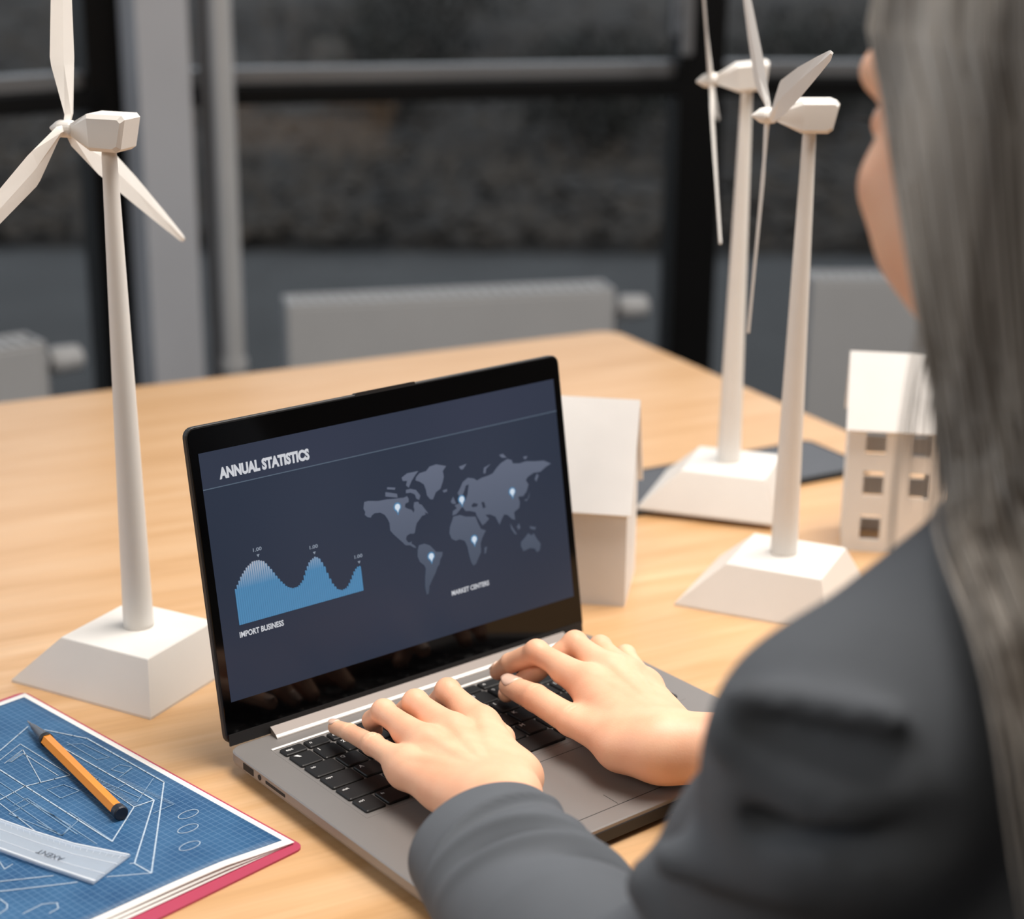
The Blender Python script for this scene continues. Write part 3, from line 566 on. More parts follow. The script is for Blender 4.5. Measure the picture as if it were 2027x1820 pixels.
# pen: tip at paper point, lying
def onp(x, y): return Vector((x, y, T))
p_tip, p_end = Vector((-0.3452, 1.1375, T + 0.0085)), Vector((-0.2505, 1.0085, T + 0.0081))
ax = (p_end - p_tip); Lp = ax.length; d = ax.normalized()
pen = thing('ballpoint_pen', 'orange hexagonal ballpoint pen with dark end plug lying on the blueprint', 'pen', tuple(p_tip))
u = Vector((0, 0, 1)).cross(d).normalized(); v = d.cross(u)
def ptf(q): return d * q[0] + u * q[1] + v * q[2]
def hexr(x, r, n=6, ph=0.0): return [(x, r * math.cos(2 * math.pi * k / n + ph), r * math.sin(2 * math.pi * k / n + ph)) for k in range(n)]
MB().loft([hexr(0.034, 0.0042), hexr(0.0355, 0.0047), hexr(Lp - 0.006, 0.0047), hexr(Lp - 0.005, 0.0044)], tf=ptf).build('barrel', 'orange', pen)
MB().loft([hexr(0.031, 0.0044, 24), hexr(0.032, 0.0050, 24), hexr(0.0352, 0.0050, 24), hexr(0.0356, 0.0046, 24)], tf=ptf).build('collar', 'black_matte', pen)
MB().loft([hexr(0.003, 0.0007, 24), hexr(0.006, 0.0012, 24), hexr(0.010, 0.0021, 24), hexr(0.031, 0.0042, 24)], tf=ptf).build('tip_cone', 'pen_tip', pen)
MB().loft([hexr(-0.001, 0.0004, 12), hexr(0.0003, 0.0005, 12), hexr(0.0035, 0.0008, 12)], tf=ptf).build('point', 'aluminium', pen)
MB().loft([hexr(Lp - 0.0062, 0.0049, 24), hexr(Lp - 0.001, 0.0050, 24), hexr(Lp, 0.0044, 24)], tf=ptf).build('end_plug', 'navy_plug', pen)

# transparent ruler (long, slightly bent upper edge)
ol_top = [(-0.44, 1.062), (-0.40, 1.045), (-0.3291, 1.0052), (-0.3022, 0.9899), (-0.2731, 0.9752), (-0.2352, 0.9625)]
ol_bot = [(-0.251, 0.9295), (-0.267, 0.9383), (-0.2857, 0.9481), (-0.3182, 0.9664), (-0.39, 1.007), (-0.43, 1.03)]
rl = thing('ruler', 'clear plastic ruler lying on the blueprint below the pen', 'ruler', (-0.2431, 0.946, T))
oc = [(x_ + 0.2431, y_ - 0.946) for x_, y_ in ol_top + ol_bot]
zr0 = 0.0048; ins = lambda s_: [((x_) * s_ + (1 - s_) * -0.09, (y_) * s_ + (1 - s_) * 0.05) for x_, y_ in oc]
MB().loft([[(a_, b_, zr0) for a_, b_ in oc], [(a_, b_, zr0 + 0.0008) for a_, b_ in oc], [(a_, b_, zr0 + 0.0016) for a_, b_ in ins(0.985)]]).build('ruler_body', 'clear_plastic', rl)
M['frost'] = mat('frosted_white', (208, 214, 222), 0.5, noise=0.05, nscale=50)
fr = MB()
def quad(mb, p, z): mb.add([(x_ + 0.2431, y_ - 0.946, z) for x_, y_ in p], [(3, 2, 1, 0)])
for f0, f1 in ((0.02, 0.05), (0.36, 0.375), (0.70, 0.715), (0.93, 0.97)):
    lerp = lambda a_, b_, t_: (a_[0] + (b_[0] - a_[0]) * t_, a_[1] + (b_[1] - a_[1]) * t_)
    bt = ol_bot[::-1]
    for k in range(len(ol_top) - 1):
        quad(fr, [lerp(ol_top[k], bt[k], f0), lerp(ol_top[k + 1], bt[k + 1], f0), lerp(ol_top[k + 1], bt[k + 1], f1), lerp(ol_top[k], bt[k], f1)], zr0 + 0.0018)
fr.build('moulded_ridges', 'frost', rl)
tk = MB(); bt = ol_bot[::-1]
for k in range(len(ol_top) - 1):
    n = max(2, int(math.dist(ol_top[k], ol_top[k + 1]) / 0.001))
    for i in range(n):
        a_ = lerp(ol_top[k], ol_top[k + 1], i / n); b_ = lerp(bt[k], bt[k + 1], i / n); c_ = lerp(a_, b_, 0.12 if i % 5 else 0.2)
        dx = (ol_top[k + 1][0] - ol_top[k][0]) / math.dist(ol_top[k], ol_top[k + 1]) * 0.0001; dy = (ol_top[k + 1][1] - ol_top[k][1]) / math.dist(ol_top[k], ol_top[k + 1]) * 0.0001
        a_ = lerp(a_, c_, 0.2)
        quad(tk, [(a_[0] - dx, a_[1] - dy), (a_[0] + dx, a_[1] + dy), (c_[0] + dx, c_[1] + dy), (c_[0] - dx, c_[1] - dy)], zr0 + 0.0017)
tk.build('scale_ticks', 'frost', rl)
gv, gf, asp = glyph('AXENT', 0.0)
# lettering reads upside-down from here: along the ruler
A_, B_ = Vector((-0.2745, 0.9565, 0)), Vector((-0.2925, 0.9665, 0)); dx = (B_ - A_); nrm = Vector((-dx.y, dx.x, 0)).normalized() * 0.0045
mesh('lettering', [tuple(A_ + dx * q[0] + nrm * q[1] - Vector((-0.2431, 0.946, -zr0 - 0.0020))) for q in gv], gf, 'ink', rl)
# ------------------------------------------------------------------ laptop
LW, LD = 0.3247, 0.2379; LX, LY, LYAW, LA, DZ, HD = -0.0676, 1.1872, 0.6794, 0.1712, 0.0311, 0.1744
lap = thing('laptop', 'open silver laptop with black-framed dark blue screen', 'laptop', (LX, LY, T), LYAW)
ZT = 0.016
def L3(s_, t_, z=ZT): return (s_ / 1000 - LW / 2, -t_ / 1000, z)
b = MB(); rr = lambda i, z, r=0.010: rrect(-LW / 2 + i, -LD + i, LW / 2 - i, 0 - i, r, z)
b.loft([rr(0.016, 0.0025), rr(0.004, 0.0045), rr(0.0005, 0.0075), rr(0, 0.0095), rr(0, ZT - 0.0008), rr(0.0008, ZT)])
b.build('base', 'aluminium', lap)
for x_ in (-0.13, 0.13):
    for y_ in (-0.03, -0.205): MB().lathe([(0.008, 0), (0.008, 0.003)], 16, tf=lambda v, x_=x_, y_=y_: (v[0] + x_, v[1] + y_, v[2])).build('foot', 'rubber', lap)
# black strip painting the dark shadow under the palm rest's front edge
MB().box((-LW / 2 + 0.012, -LD - 0.0006, 0.0045), (LW / 2 - 0.012, -LD + 0.006, 0.0126)).build('front_shade_strip', 'black_matte', lap)
# keyboard tray
MB().box(L3(22, 137.5, ZT - 0.0006), L3(304, 23.5, ZT + 0.0001)).build('keyboard_tray', 'aluminium', lap)
tr = MB(); tr.box(L3(22.5, 22.6, ZT), L3(303, 20.6, ZT + 0.0009), ch=0.0003); tr.build('recess_edge', 'bright_edge', lap)
# hinge strip
hp = [(9.2, ZT), (9.2, ZT + 0.0012), (8.2, ZT + 0.0019), (-1.0, ZT + 0.0062), (-2.0, ZT)]
MB().loft([[(34.5 / 1000 - LW / 2, -t_ / 1000, z) for t_, z in hp], [(303 / 1000 - LW / 2, -t_ / 1000, z) for t_, z in hp]]).build('hinge_strip', 'hinge_metal', lap)
he = [(9.5, ZT + 0.0002), (9.5, ZT + 0.0013), (8.5, ZT + 0.0022), (7.6, ZT + 0.0024), (8.5, ZT + 0.001)]
MB().loft([[(34.2 / 1000 - LW / 2, -t_ / 1000, z) for t_, z in he], [(303.2 / 1000 - LW / 2, -t_ / 1000, z) for t_, z in he]]).build('hinge_edge_glint', 'bright_edge', lap)  # whitened strip, the edge's glint is put into its colour
# touchpad outline
tp = MB(); x0, x1, t0, t1 = 108, 214, 147.5, 222.7; g_ = 0.35
MB().box(L3(x0, t1, ZT - 0.0003), L3(x1, t0, ZT + 0.00012)).build('touchpad', 'aluminium', lap)
for a_, b_ in (((x0 - g_, t1 + g_), (x1 + g_, t1)), ((x0 - g_, t0), (x1 + g_, t0 - g_)), ((x0 - g_, t1), (x0, t0)), ((x1, t1), (x1 + g_, t0)), ((161, t1 - 1), (161.4, t1 - 15))):
    tp.box(L3(a_[0], a_[1], ZT), L3(b_[0], b_[1], ZT + 0.0002))
tp.build('touchpad_gap', 'black_matte', lap)
# ports on the left side
po = MB(); xL = -LW / 2
MB().box((xL - 0.0003, -0.0345, 0.0093), (xL + 0.003, -0.0215, 0.0140)).build('usb_port', 'rubber', lap)
MB().tube((xL - 0.0003, -0.0425, 0.0118), (xL + 0.003, -0.0425, 0.0118), 0.0020, n=16).build('audio_jack', 'rubber', lap)
MB().box((xL - 0.0003, -0.0745, 0.0108), (xL + 0.003, -0.0505, 0.0128)).build('card_slot', 'rubber', lap)
# right end-plate sticker outline beside keyboard
# keys
def keymesh(wm, hm):
    w_, h_ = wm / 2000, hm / 2000; q = MB(); r = lambda i, z: rrect(-w_ + i, -h_ + i, w_ - i, h_ - i, 0.0014, z, 2)
    q.loft([r(0, 0), r(0, 0.0013), r(0.0006, 0.0019)]); me = bpy.data.meshes.new('key'); me.from_pydata(q.v, [], q.f); me.materials.append(M['key']); return me
kc = {}; lc = {}
def legend_mesh(txt):
    if txt not in lc:
        gv, gf, asp = glyph(txt, 0.02); hgt = 0.0036 if len(txt) == 1 else 0.0022
        me = bpy.data.meshes.new('legend'); me.from_pydata([(q[0] * hgt * asp, q[1] * hgt, 0) for q in gv], [], gf); me.materials.append(M['legend']); lc[txt] = me
    return lc[txt]
def key(s0, s1, t0, t1, txt):
    g2 = 0.9; k_ = (round(s1 - s0 - 2 * g2, 2), round(t1 - t0 - 2 * g2, 2))
    if k_ not in kc: kc[k_] = keymesh(*k_)
    o = bpy.data.objects.new('key', kc[k_]); C.objects.link(o); o.parent = lap; o.location = L3((s0 + s1) / 2, (t0 + t1) / 2, ZT + 0.0001)
    if txt:
        l_ = bpy.data.objects.new('legend', legend_mesh(txt)); C.objects.link(l_); l_.parent = o
        l_.location = (-k_[0] / 2000 + 0.0028, (k_[1] / 2000 - 0.0055) if k_[1] > 12 else -0.0008, 0.00195)
    return o
rows = [(25.6, 37.6, [('esc', 1)] + [('f%d' % i, 1) for i in range(1, 13)] + [('ins', 0.8), ('del', 0.85)]),
        (38, 57, [('`', 1)] + [(c, 1) for c in '1234567890-='] + [('bksp', 1.65)]),
        (57, 76, [('tab', 1.3)] + [(c, 1) for c in 'QWERTYUIOP[]'] + [('\\', 1.35)]),
        (76, 95.2, [('caps', 1.4)] + [(c, 1) for c in "ASDFGHJKL;'"] + [('enter', 2.25)]),
        (95.2, 114.4, [('shift', 1.95)] + [(c, 1) for c in 'ZXCVBNM,./'] + [('shift', 2.7)]),
        (114.4, 133.8, [('ctrl', 0.92), ('fn', 1), ('win', 1), ('alt', 1.15), ('', 4.9), ('alt', 1), ('ctrl', 1), ('<', 1.2), ('v', 1.25), ('>', 1.23)])]
for t0, t1, ks in rows:
    tot = sum(k[1] for k in ks); s_ = 24.2; sc_ = (301.5 - 24.2) / tot
    for tx, wu in ks: key(s_, s_ + wu * sc_, t0, t1, tx); s_ += wu * sc_

# lid
ex, ey, up = Vector((1, 0, 0)), Vector((0, 1, 0)), Vector((0, 0, 1))
n_ = math.cos(LA) * up + math.sin(LA) * ey; fr_ = math.sin(LA) * up - math.cos(LA) * ey      # fr_: towards the sitter
hinge = Vector((0, 0, ZT))
def D3(x_, z_, o_=0.0): return tuple(hinge + ex * x_ + n_ * z_ + fr_ * o_)      # x centred, z above hinge along the lid
lid = MB(); zt = DZ + HD + 0.0182
def lr(o_, i, r): return [D3(p[0], p[1], o_) for p in rrect(-LW / 2 + i, 0.0015 + i, LW / 2 - i, zt - i, r)]
lid.loft([lr(-0.0052, 0.0015, 0.006), lr(-0.0046, 0, 0.007), lr(-0.0006, 0, 0.007), lr(0, 0.0005, 0.0065)]); lid.build('lid', 'black_matte', lap)
bz = MB(); bz.loft([lr(0.0, 0.0012, 0.006), lr(0.0004, 0.0014, 0.006)]); bz.build('screen_bezel', 'black_gloss', lap)
cb = MB(); cb.loft([[D3(p[0], p[1], o_) for p in rrect(-0.026, zt - 0.003, 0.026, zt + e_, 0.0012)] for o_, e_ in ((-0.0046, 0.0006), (0.0003, 0.0013))]); cb.build('camera_bump', 'black_matte', lap)
ch_ = MB(); ch_.box((-LW / 2 + 0.002, 0, 0), (LW / 2 - 0.002, 1, 1), tf=lambda v: D3(v[0], 0.0008 + v[2] * 0.0082, 0.0012 * v[1] - 0.0002)); ch_.build('lower_bezel_strip', 'dark_strip' if 'dark_strip' in M else 'black_matte', lap)
# display
xw = 0.155
def U3(u_, v_, o_): return D3(u_ / 1000 - 0.155, DZ + v_ / 1000, o_)
dm = emit_mat('display_blue', (44, 54, 72), (54, 62, 80), noise=True, lo=0.35, hi=0.65, strength=0.86)
disp = MB().add([U3(0, 0, 0.0005), U3(310, 0, 0.0005), U3(310, 174.4, 0.0005), U3(0, 174.4, 0.0005)], [(0, 1, 2, 3)]).build('display', dm, lap)
hdm = emit_mat('display_header', (50, 59, 77), (58, 64, 84), noise=True, lo=0.35, hi=0.65, strength=0.86)
MB().add([U3(0, 149.6, 0.0006), U3(310, 149.6, 0.0006), U3(310, 174.4, 0.0006), U3(0, 174.4, 0.0006)], [(0, 1, 2, 3)]).build('header_band', hdm, disp)
em_line = emit_mat('display_line', (88, 102, 118)); em_white = emit_mat('display_white', (214, 216, 222), strength=0.95); em_soft = emit_mat('display_soft', (140, 150, 165))
MB().add([U3(0, 149.0, 0.0008), U3(310, 149.0, 0.0008), U3(310, 149.7, 0.0008), U3(0, 149.7, 0.0008)], [(0, 1, 2, 3)]).build('header_line', em_line, disp)
def dtext(name, txt, u0, u1, v0, v1, m, boldness=0.0):
    gv, gf, asp = glyph(txt, boldness); mesh(name, [U3(u0 + q[0] * (u1 - u0), v0 + q[1] * (v1 - v0), 0.0009) for q in gv], gf, m, disp)
dtext('title_text', 'ANNUAL STATISTICS', 13.4, 85.0, 154.1, 162.3, em_white, 0.055)
dtext('caption_text', 'IMPORT BUSINESS', 13.0, 48.2, 42.8, 47.0, em_white, 0.03)
dtext('caption_text', 'MARKET CENTERS', 193.0, 228.4, 28.9, 32.7, em_white, 0.03)
mapm = emit_mat('display_map', (68, 80, 98), (108, 116, 136), axis='Z', lo=0.075, hi=0.175, strength=0.9)
mm = MB()
for k, pts in enumerate(MAP):
    v2, f2 = flat_poly([tuple(p) for p in pts]); mm.add([U3(p[0], p[1], 0.0008 + 0.00001 * (k % 3)) for p in v2], f2)
mm.build('world_map', mapm, disp)
se = MB()
for pts in SEAS:
    v2, f2 = flat_poly([tuple(p) for p in pts]); se.add([U3(p[0], p[1], 0.0010) for p in v2], f2)
se.build('inland_seas', dm, disp)
em_pin = emit_mat('display_pin', (214, 226, 240)); em_halo = emit_mat('display_halo', (80, 134, 176))
for pu, pv_ in PINS:
    for nm, r_, o_, m_ in (('map_pin_ring', 3.3, 0.0011, em_halo), ('map_pin', 2.3, 0.0013, em_pin)):  # wider blue disc drawn behind each pin
        pts = []
        for k in range(20):
            a_ = -math.pi / 2 + 2 * math.pi * k / 20; q = r_ * (1 + (0.9 if k == 0 else 0)) * 1.0
            pts.append((pu + (0 if k == 0 else q * math.cos(a_)) , pv_ + 1 + (q * math.sin(a_) if k not in (1, 19) else q * math.sin(a_) * 1.15)))
        v2, f2 = flat_poly(pts); MB().add([U3(p[0], p[1], o_) for p in v2], f2).build(nm, m_, disp)
# bar chart: one thin bar beside the other under the curve
chm = emit_mat('display_chart', (82, 140, 184), (172, 180, 196), axis='Z', lo=0.122, hi=0.136, strength=0.95); chd = emit_mat('display_chart_dark', (70, 122, 162))
cu_ = [p[0] for p in CHART]; cv_ = [p[1] for p in CHART]; bars = MB(); back_ = MB(); nb = 60; x0 = 13.8; x1 = 116.4
for k in range(nb):
    a_ = x0 + (x1 - x0) * k / nb; w_ = (x1 - x0) / nb; h_ = float(np.interp(a_ + w_ / 2, cu_, cv_))
    bars.add([U3(a_, 51.7, 0.0009), U3(a_ + w_ * 0.72, 51.7, 0.0009), U3(a_ + w_ * 0.72, h_, 0.0009), U3(a_, h_, 0.0009)], [(0, 1, 2, 3)])
    back_.add([U3(a_, 51.7, 0.0008), U3(a_ + w_, 51.7, 0.0008), U3(a_ + w_, h_ - 0.6, 0.0008), U3(a_, h_ - 0.6, 0.0008)], [(0, 1, 2, 3)])
bars.build('chart_bars', chm, disp); back_.build('chart_fill', chd, disp)
for (lu, lv_) in ((34.9, 100.8), (79.5, 92.5), (115.3, 77.4)):
    dtext('chart_value', '1.00', lu - 3.4, lu + 3.4, lv_ - 1.3, lv_ + 1.3, em_soft, 0.02)
    MB().add([U3(lu - 1.2, lv_ - 3.6, 0.0009), U3(lu, lv_ - 5.6, 0.0009), U3(lu + 1.2, lv_ - 3.6, 0.0009)], [(0, 1, 2)]).build('chart_marker', em_soft, disp)
# ------------------------------------------------------------------ person
per = thing('person', 'person in a grey blazer with long grey hair typing on the laptop', 'person', (0.33, 0.62, 0.47))
PO_ = Vector((0.33, 0.62, 0.47))
mm3 = lambda q: (q[0] / 1000, q[1] / 1000, q[2] / 1000 + T)
HLJ = {'wrist': (-7, 964, 44), 'cmc': (-1, 985, 37),
       'index': [(-19.2, 1065.6, 47), (-42.8, 1099.1, 54), (-51, 1118, 36), (-53, 1126, 24)],
       'middle': [(-37.8, 1046.4, 51), (-63.8, 1078.3, 55), (-75, 1098.5, 36), (-77.6, 1106, 24)],
       'ring': [(-54.4, 1030.8, 50), (-84.8, 1070.3, 52), (-94.2, 1090.2, 36), (-93.4, 1097, 25)],
       'pinky': [(-67.0, 1013.7, 43), (-90.2, 1044.4, 41), (-108.4, 1073.7, 35), (-120.1, 1091.1, 30)],
       'thumb': [(5, 1014, 34), (-5, 1050, 29), (-6, 1082, 27), (-12, 1104, 25)], 'fore': (14, 900, 46)}
HRJ = {'wrist': (106, 1041, 44), 'cmc': (88, 1036, 40),
       'index': [(54.9, 1117.0, 54), (18.8, 1149.6, 61), (0.1, 1163.7, 46), (-9.1, 1176, 33)],
       'middle': [(69.7, 1129.7, 57), (46.6, 1163.1, 62), (18.4, 1158.0, 42), (-2.4, 1153.8, 26)],
       'ring': [(83.1, 1131.9, 53), (65.4, 1170.2, 56), (52.8, 1189.9, 36), (47.5, 1193.4, 26)],
       'pinky': [(96.2, 1131.1, 45), (84.5, 1176.0, 47), (75.3, 1198.6, 32), (70.6, 1201.0, 25)],
       'thumb': [(74.1, 1048, 40), (42.0, 1080.2, 42), (18.0, 1116.7, 41), (0.0, 1143.6, 37)], 'fore': (185, 1030, 44)}
RF = {'index': (9.6, 8.3, 7.2, 6.0), 'middle': (9.8, 8.5, 7.4, 6.2), 'ring': (9.4, 7.9, 6.9, 5.8), 'pinky': (8.6, 7.0, 6.0, 5.0), 'thumb': (12.5, 10.4, 9.8, 8.0)}
def hand_fn(J):
    Wm = np.array(mm3(J['wrist'])); fm = np.array(mm3(J['fore']))
    def fn(P):
        k = np.array(mm3(J['cmc']))
        palm = cone(P, fm, Wm, 0.026, 0.0225)
        ac = {}
        side = (np.array(mm3(J['index'][0])) - np.array(mm3(J['pinky'][0]))); side /= np.linalg.norm(side)
        for i, n in enumerate(('index', 'middle', 'ring', 'pinky')):
            m = np.array(mm3(J[n][0])); a = Wm + side * (0.015 - 0.009 * i)
            palm = smin(palm, cone(P, a + np.array([0, 0, -0.002]), m - np.array([0, 0, 0.003]), 0.0165, 0.0112), 0.012)
        web = None
        for n in ('index', 'middle', 'ring', 'pinky'):
            m = np.array(mm3(J[n][0])); p_ = np.array(mm3(J[n][1])); c_ = cone(P, m - np.array([0, 0, 0.004]), m * (0.54 if n != 'pinky' else 0.8) + p_ * (0.46 if n != 'pinky' else 0.2) - np.array([0, 0, 0.004]), 0.0104, 0.0086)
            web = c_ if web is None else smin(web, c_, 0.007)
        palm = smin(palm, web, 0.010)
        th = [np.array(mm3(q)) for q in J['thumb']]
        palm = smin(palm, cone(P, (Wm + k) / 2, th[0], 0.018, 0.0155), 0.012)
        palm = smin(palm, cone(P, th[0], th[0] * 0.2 + np.array(mm3(J['index'][0])) * 0.8 - np.array([0, 0, 0.004]), 0.012, 0.010), 0.014)
        hy = Wm * 0.45 + np.array(mm3(J['pinky'][0])) * 0.55
        palm = smin(palm, cone(P, Wm, hy - np.array([0, 0, 0.006]), 0.018, 0.013), 0.01)
        out = None
        for n in ('index', 'middle', 'ring', 'pinky', 'thumb'):
            j = [np.array(mm3(q)) for q in J[n]]; r = [x / 1000 for x in RF[n]]
            f = cone(P, j[0], j[1], r[0], r[1])
            f = smin(f, cone(P, j[1], j[2], r[1], r[2]), 0.003); f = smin(f, cone(P, j[2], j[3], r[2], r[3]), 0.002)
            if n != 'thumb':   # knuckle on the back of the hand and over the middle joint
                f = smin(f, np.linalg.norm(P - (j[0] + np.array([0, 0, 0.0015])), axis=-1) - r[0] * 0.98, 0.004)
                f = smin(f, np.linalg.norm(P - (j[1] + np.array([0, 0, 0.001])), axis=-1) - r[1] * 0.98, 0.003)
                # tendon
                f2 = cone(P, Wm + np.array([0, 0, 0.0142]), j[0] + np.array([0, 0, 0.0060]), 0.0022, 0.0028)
            # joint creases on the back
            for a_, b_, rr in ((j[0], j[1], r[1]), (j[1], j[2], r[2])):
                if (n == 'pinky' and J is HLJ) or n == 'thumb':
                    d = (b_ - a_) / np.linalg.norm(b_ - a_); c_ = b_
                    s_ = np.cross(d, [0, 0, 1]); s_ /= np.linalg.norm(s_); u_ = np.cross(s_, d)
                    for off in (-0.0016, 0.0014):
                        q = cone(P, c_ + d * off - s_ * rr * 0.6 + u_ * rr * 1.0, c_ + d * off + s_ * rr * 0.6 + u_ * rr * 1.0, 0.0006, 0.0006)
                        f = smax(f, -q, 0.0012)
            g = smin(palm, f, 0.0065 if n != 'thumb' else 0.009)
            if n != 'thumb': g = smin(g, f2, 0.006)
            out = g if out is None else smin(out, g, 0.0004)
        return out
    return fn
def bounds(J, pad=0.024):
    pts = [mm3(J['wrist']), mm3(J['fore'])] + [mm3(q) for n in RF for q in J[n]]
    a = np.array(pts); lo, hi = a.min(0) - pad, a.max(0) + pad; return lo, hi
HV, HF = [], []; off = 0
def addsurf(V, F):
    global off
    HV.append(V - np.array(PO_)); HF.append(F + off); off += len(V)
for J in (HLJ, HRJ):
    lo, hi = bounds(J); addsurf(*nets(hand_fn(J), lo, hi, 0.0011))

# torso frame
SL = np.array([0.147, 0.650, 0.265 + T]); lf = np.array([-0.80, -0.60, 0]); fw = np.array([-0.60, 0.80, 0]); UZ = np.array([0, 0, 1.0])
NK = SL - lf * 0.155 + UZ * 0.045; SR = NK - lf * 0.155 - UZ * 0.045
HIP = NK - fw * 0.10 - UZ * 0.56
EL = np.array([0.099, 0.752, 0.052 + T]); ER = np.array([0.36, 0.945, 0.05 + T])
HC = np.array([0.2400, 0.787, 0.497 + T])                      # skull centre
pit = math.radians(-16); hyaw = math.radians(-12)
fwh = fw * math.cos(hyaw) + lf * math.sin(hyaw)
hx = np.cross(fwh, UZ); hf_ = fwh * math.cos(pit) + UZ * math.sin(pit); hu = np.cross(hx, hf_)
RH_ = np.stack([hx, hf_, hu], 1)                       # head local -> world
def H2W(q): return HC + RH_ @ np.array(q, float)
def head_fn(P):
    Q = (P - HC.astype(np.float32)) @ RH_.astype(np.float32)
    d = ell(Q, (0, -0.012, 0.03), (0.074, 0.094, 0.083))
    d = smin(d, ell(Q, (0, 0.028, -0.035), (0.060, 0.060, 0.078)), 0.03)
    d = smin(d, cone(Q, (0, 0.062, -0.088), (0, 0.068, -0.100), 0.018, 0.016), 0.02)
    for s in (-1, 1):
        d = smin(d, ell(Q, (s * 0.043, 0.058, -0.030), (0.022, 0.022, 0.020)), 0.018)
        d = smin(d, ell(Q, (s * 0.043, 0.046, -0.058), (0.022, 0.024, 0.026)), 0.018)
        d = smin(d, cone(Q, (s * 0.058, 0.0, -0.060), (s * 0.02, 0.062, -0.098), 0.016, 0.014), 0.02)
        d = smin(d, cone(Q, (s * 0.015, 0.080, 0.024), (s * 0.045, 0.066, 0.024), 0.010, 0.010), 0.012)
        d = smax(d, -(np.linalg.norm(Q - np.array([s * 0.032, 0.096, 0.002], np.float32), axis=-1) - 0.0165), 0.012)
        d = smin(d, ell(Q, (s * 0.032, 0.0745, 0.001), (0.013, 0.012, 0.011)), 0.004)
        ear = ell(Q, (s * 0.076, -0.006, -0.008), (0.008, 0.018, 0.030)); d = smin(d, ear, 0.005)
    d = smin(d, cone(Q, (0, 0.083, 0.010), (0, 0.103, -0.030), 0.007, 0.010), 0.010)
    for s in (-1, 1): d = smin(d, ell(Q, (s * 0.011, 0.094, -0.034), (0.008, 0.010, 0.007)), 0.005)
    d = smin(d, cone(Q, (-0.017, 0.083, -0.058), (0.017, 0.083, -0.058), 0.006, 0.006), 0.006)
    d = smin(d, cone(Q, (-0.013, 0.081, -0.067), (0.013, 0.081, -0.067), 0.007, 0.007), 0.005)
    d = smin(d, cone(P, HC - fwh * 0.03 - UZ * 0.05, NK + UZ * 0.0 - fwh * 0.01, 0.052, 0.060), 0.025)
    return d
def torso_fn(P):
    d = cone(P, NK - fw * 0.01 - UZ * 0.03, NK + UZ * 0.05, 0.060, 0.052)
    d = smin(d, cone(P, SL + UZ * -0.020, SR + UZ * -0.020, 0.030, 0.030), 0.04)
    d = smin(d, cone(P, NK - fw * 0.02 - UZ * 0.14, HIP + UZ * 0.05, 0.092, 0.10), 0.06)
    d = smin(d, cone(P, SL + UZ * -0.02, EL, 0.028, 0.026), 0.03); d = smin(d, cone(P, SR, ER, 0.034, 0.028), 0.03)
    d = smin(d, cone(P, EL, np.array(mm3(HLJ['fore'])), 0.027, 0.025), 0.02); d = smin(d, cone(P, ER, np.array(mm3(HRJ['fore'])), 0.028, 0.025), 0.02)
    return d
lo = HC - 0.15; hi = HC + 0.15; lo[2] -= 0.02
addsurf(*nets(head_fn, lo, hi, 0.0028))
addsurf(*nets(torso_fn, np.array([-0.05, 0.40, 0.42]), np.array([0.62, 1.15, 1.12]), 0.009))
V = np.concatenate(HV); Fq = np.concatenate(HF)
me = bpy.data.meshes.new('body'); me.vertices.add(len(V)); me.vertices.foreach_set('co', V.astype(np.float32).ravel())
me.loops.add(len(Fq) * 4); me.loops.foreach_set('vertex_index', Fq.astype(np.int32).ravel()); me.polygons.add(len(Fq))
me.polygons.foreach_set('loop_start', np.arange(0, len(Fq) * 4, 4, dtype=np.int32)); me.polygons.foreach_set('loop_total', np.full(len(Fq), 4, np.int32))
me.update(calc_edges=True); body = link('body', me, 'skin', per, True)
def W2P(v): return tuple(np.array(v) - np.array(PO_))
# nails: thin shields on the finger tips that show
def nail(J, n, wd, ln, roll=0.0, NB=0.55):
    a, b = np.array(mm3(J[n][2])), np.array(mm3(J[n][3])); d = (b - a) / np.linalg.norm(b - a); r = RF[n][3] / 1000
    s = np.cross(d, [0, 0, 1]); s /= np.linalg.norm(s); u = np.cross(s, d); s, u = s * math.cos(roll) + u * math.sin(roll), u * math.cos(roll) - s * math.sin(roll)
    rings = []
    for k in range(7):
        f = k / 6; x = (f - NB) * ln; wk = wd * (1 - 0.35 * (2 * f - 1) ** 4) * (0.75 + 0.25 * math.sin(math.pi * min(1, f * 1.2)))
        row = []
        rr = r * (1.08 if f < 0.5 else 1.06 - 0.10 * (f - 0.5))
        for i in range(9):
            t = (i / 8 - 0.5) * 2; an = t * wk / rr
            row.append(b + d * x + (s * math.sin(an) + u * math.cos(an)) * rr + u * 0.0004)
        rings.append(row)
    vs = [W2P(p) for r_ in rings for p in r_] + [W2P(p - u * 0.0012) for r_ in rings for p in r_]; fs = []
    for k in range(6):
        for i in range(8): q = k * 9 + i; fs += [(q, q + 1, q + 10, q + 9), (63 + q, 63 + q + 9, 63 + q + 10, 63 + q + 1)]
    rim = [k * 9 for k in range(7)] + [54 + i for i in range(1, 9)] + [k * 9 + 8 for k in range(5, -1, -1)] + list(range(7, 0, -1))
    for i in range(len(rim)): fs.append((rim[i], rim[(i + 1) % len(rim)], rim[(i + 1) % len(rim)] + 63, rim[i] + 63))
    mesh('fingernail', vs, fs, 'nail', body, True)
nail(HRJ, 'thumb', 0.0082, 0.0165, 0.1, 0.72); nail(HLJ, 'pinky', 0.0042, 0.009, 0.1); nail(HLJ, 'ring', 0.005, 0.010, 0.3); nail(HRJ, 'index', 0.005, 0.010, 0.2)
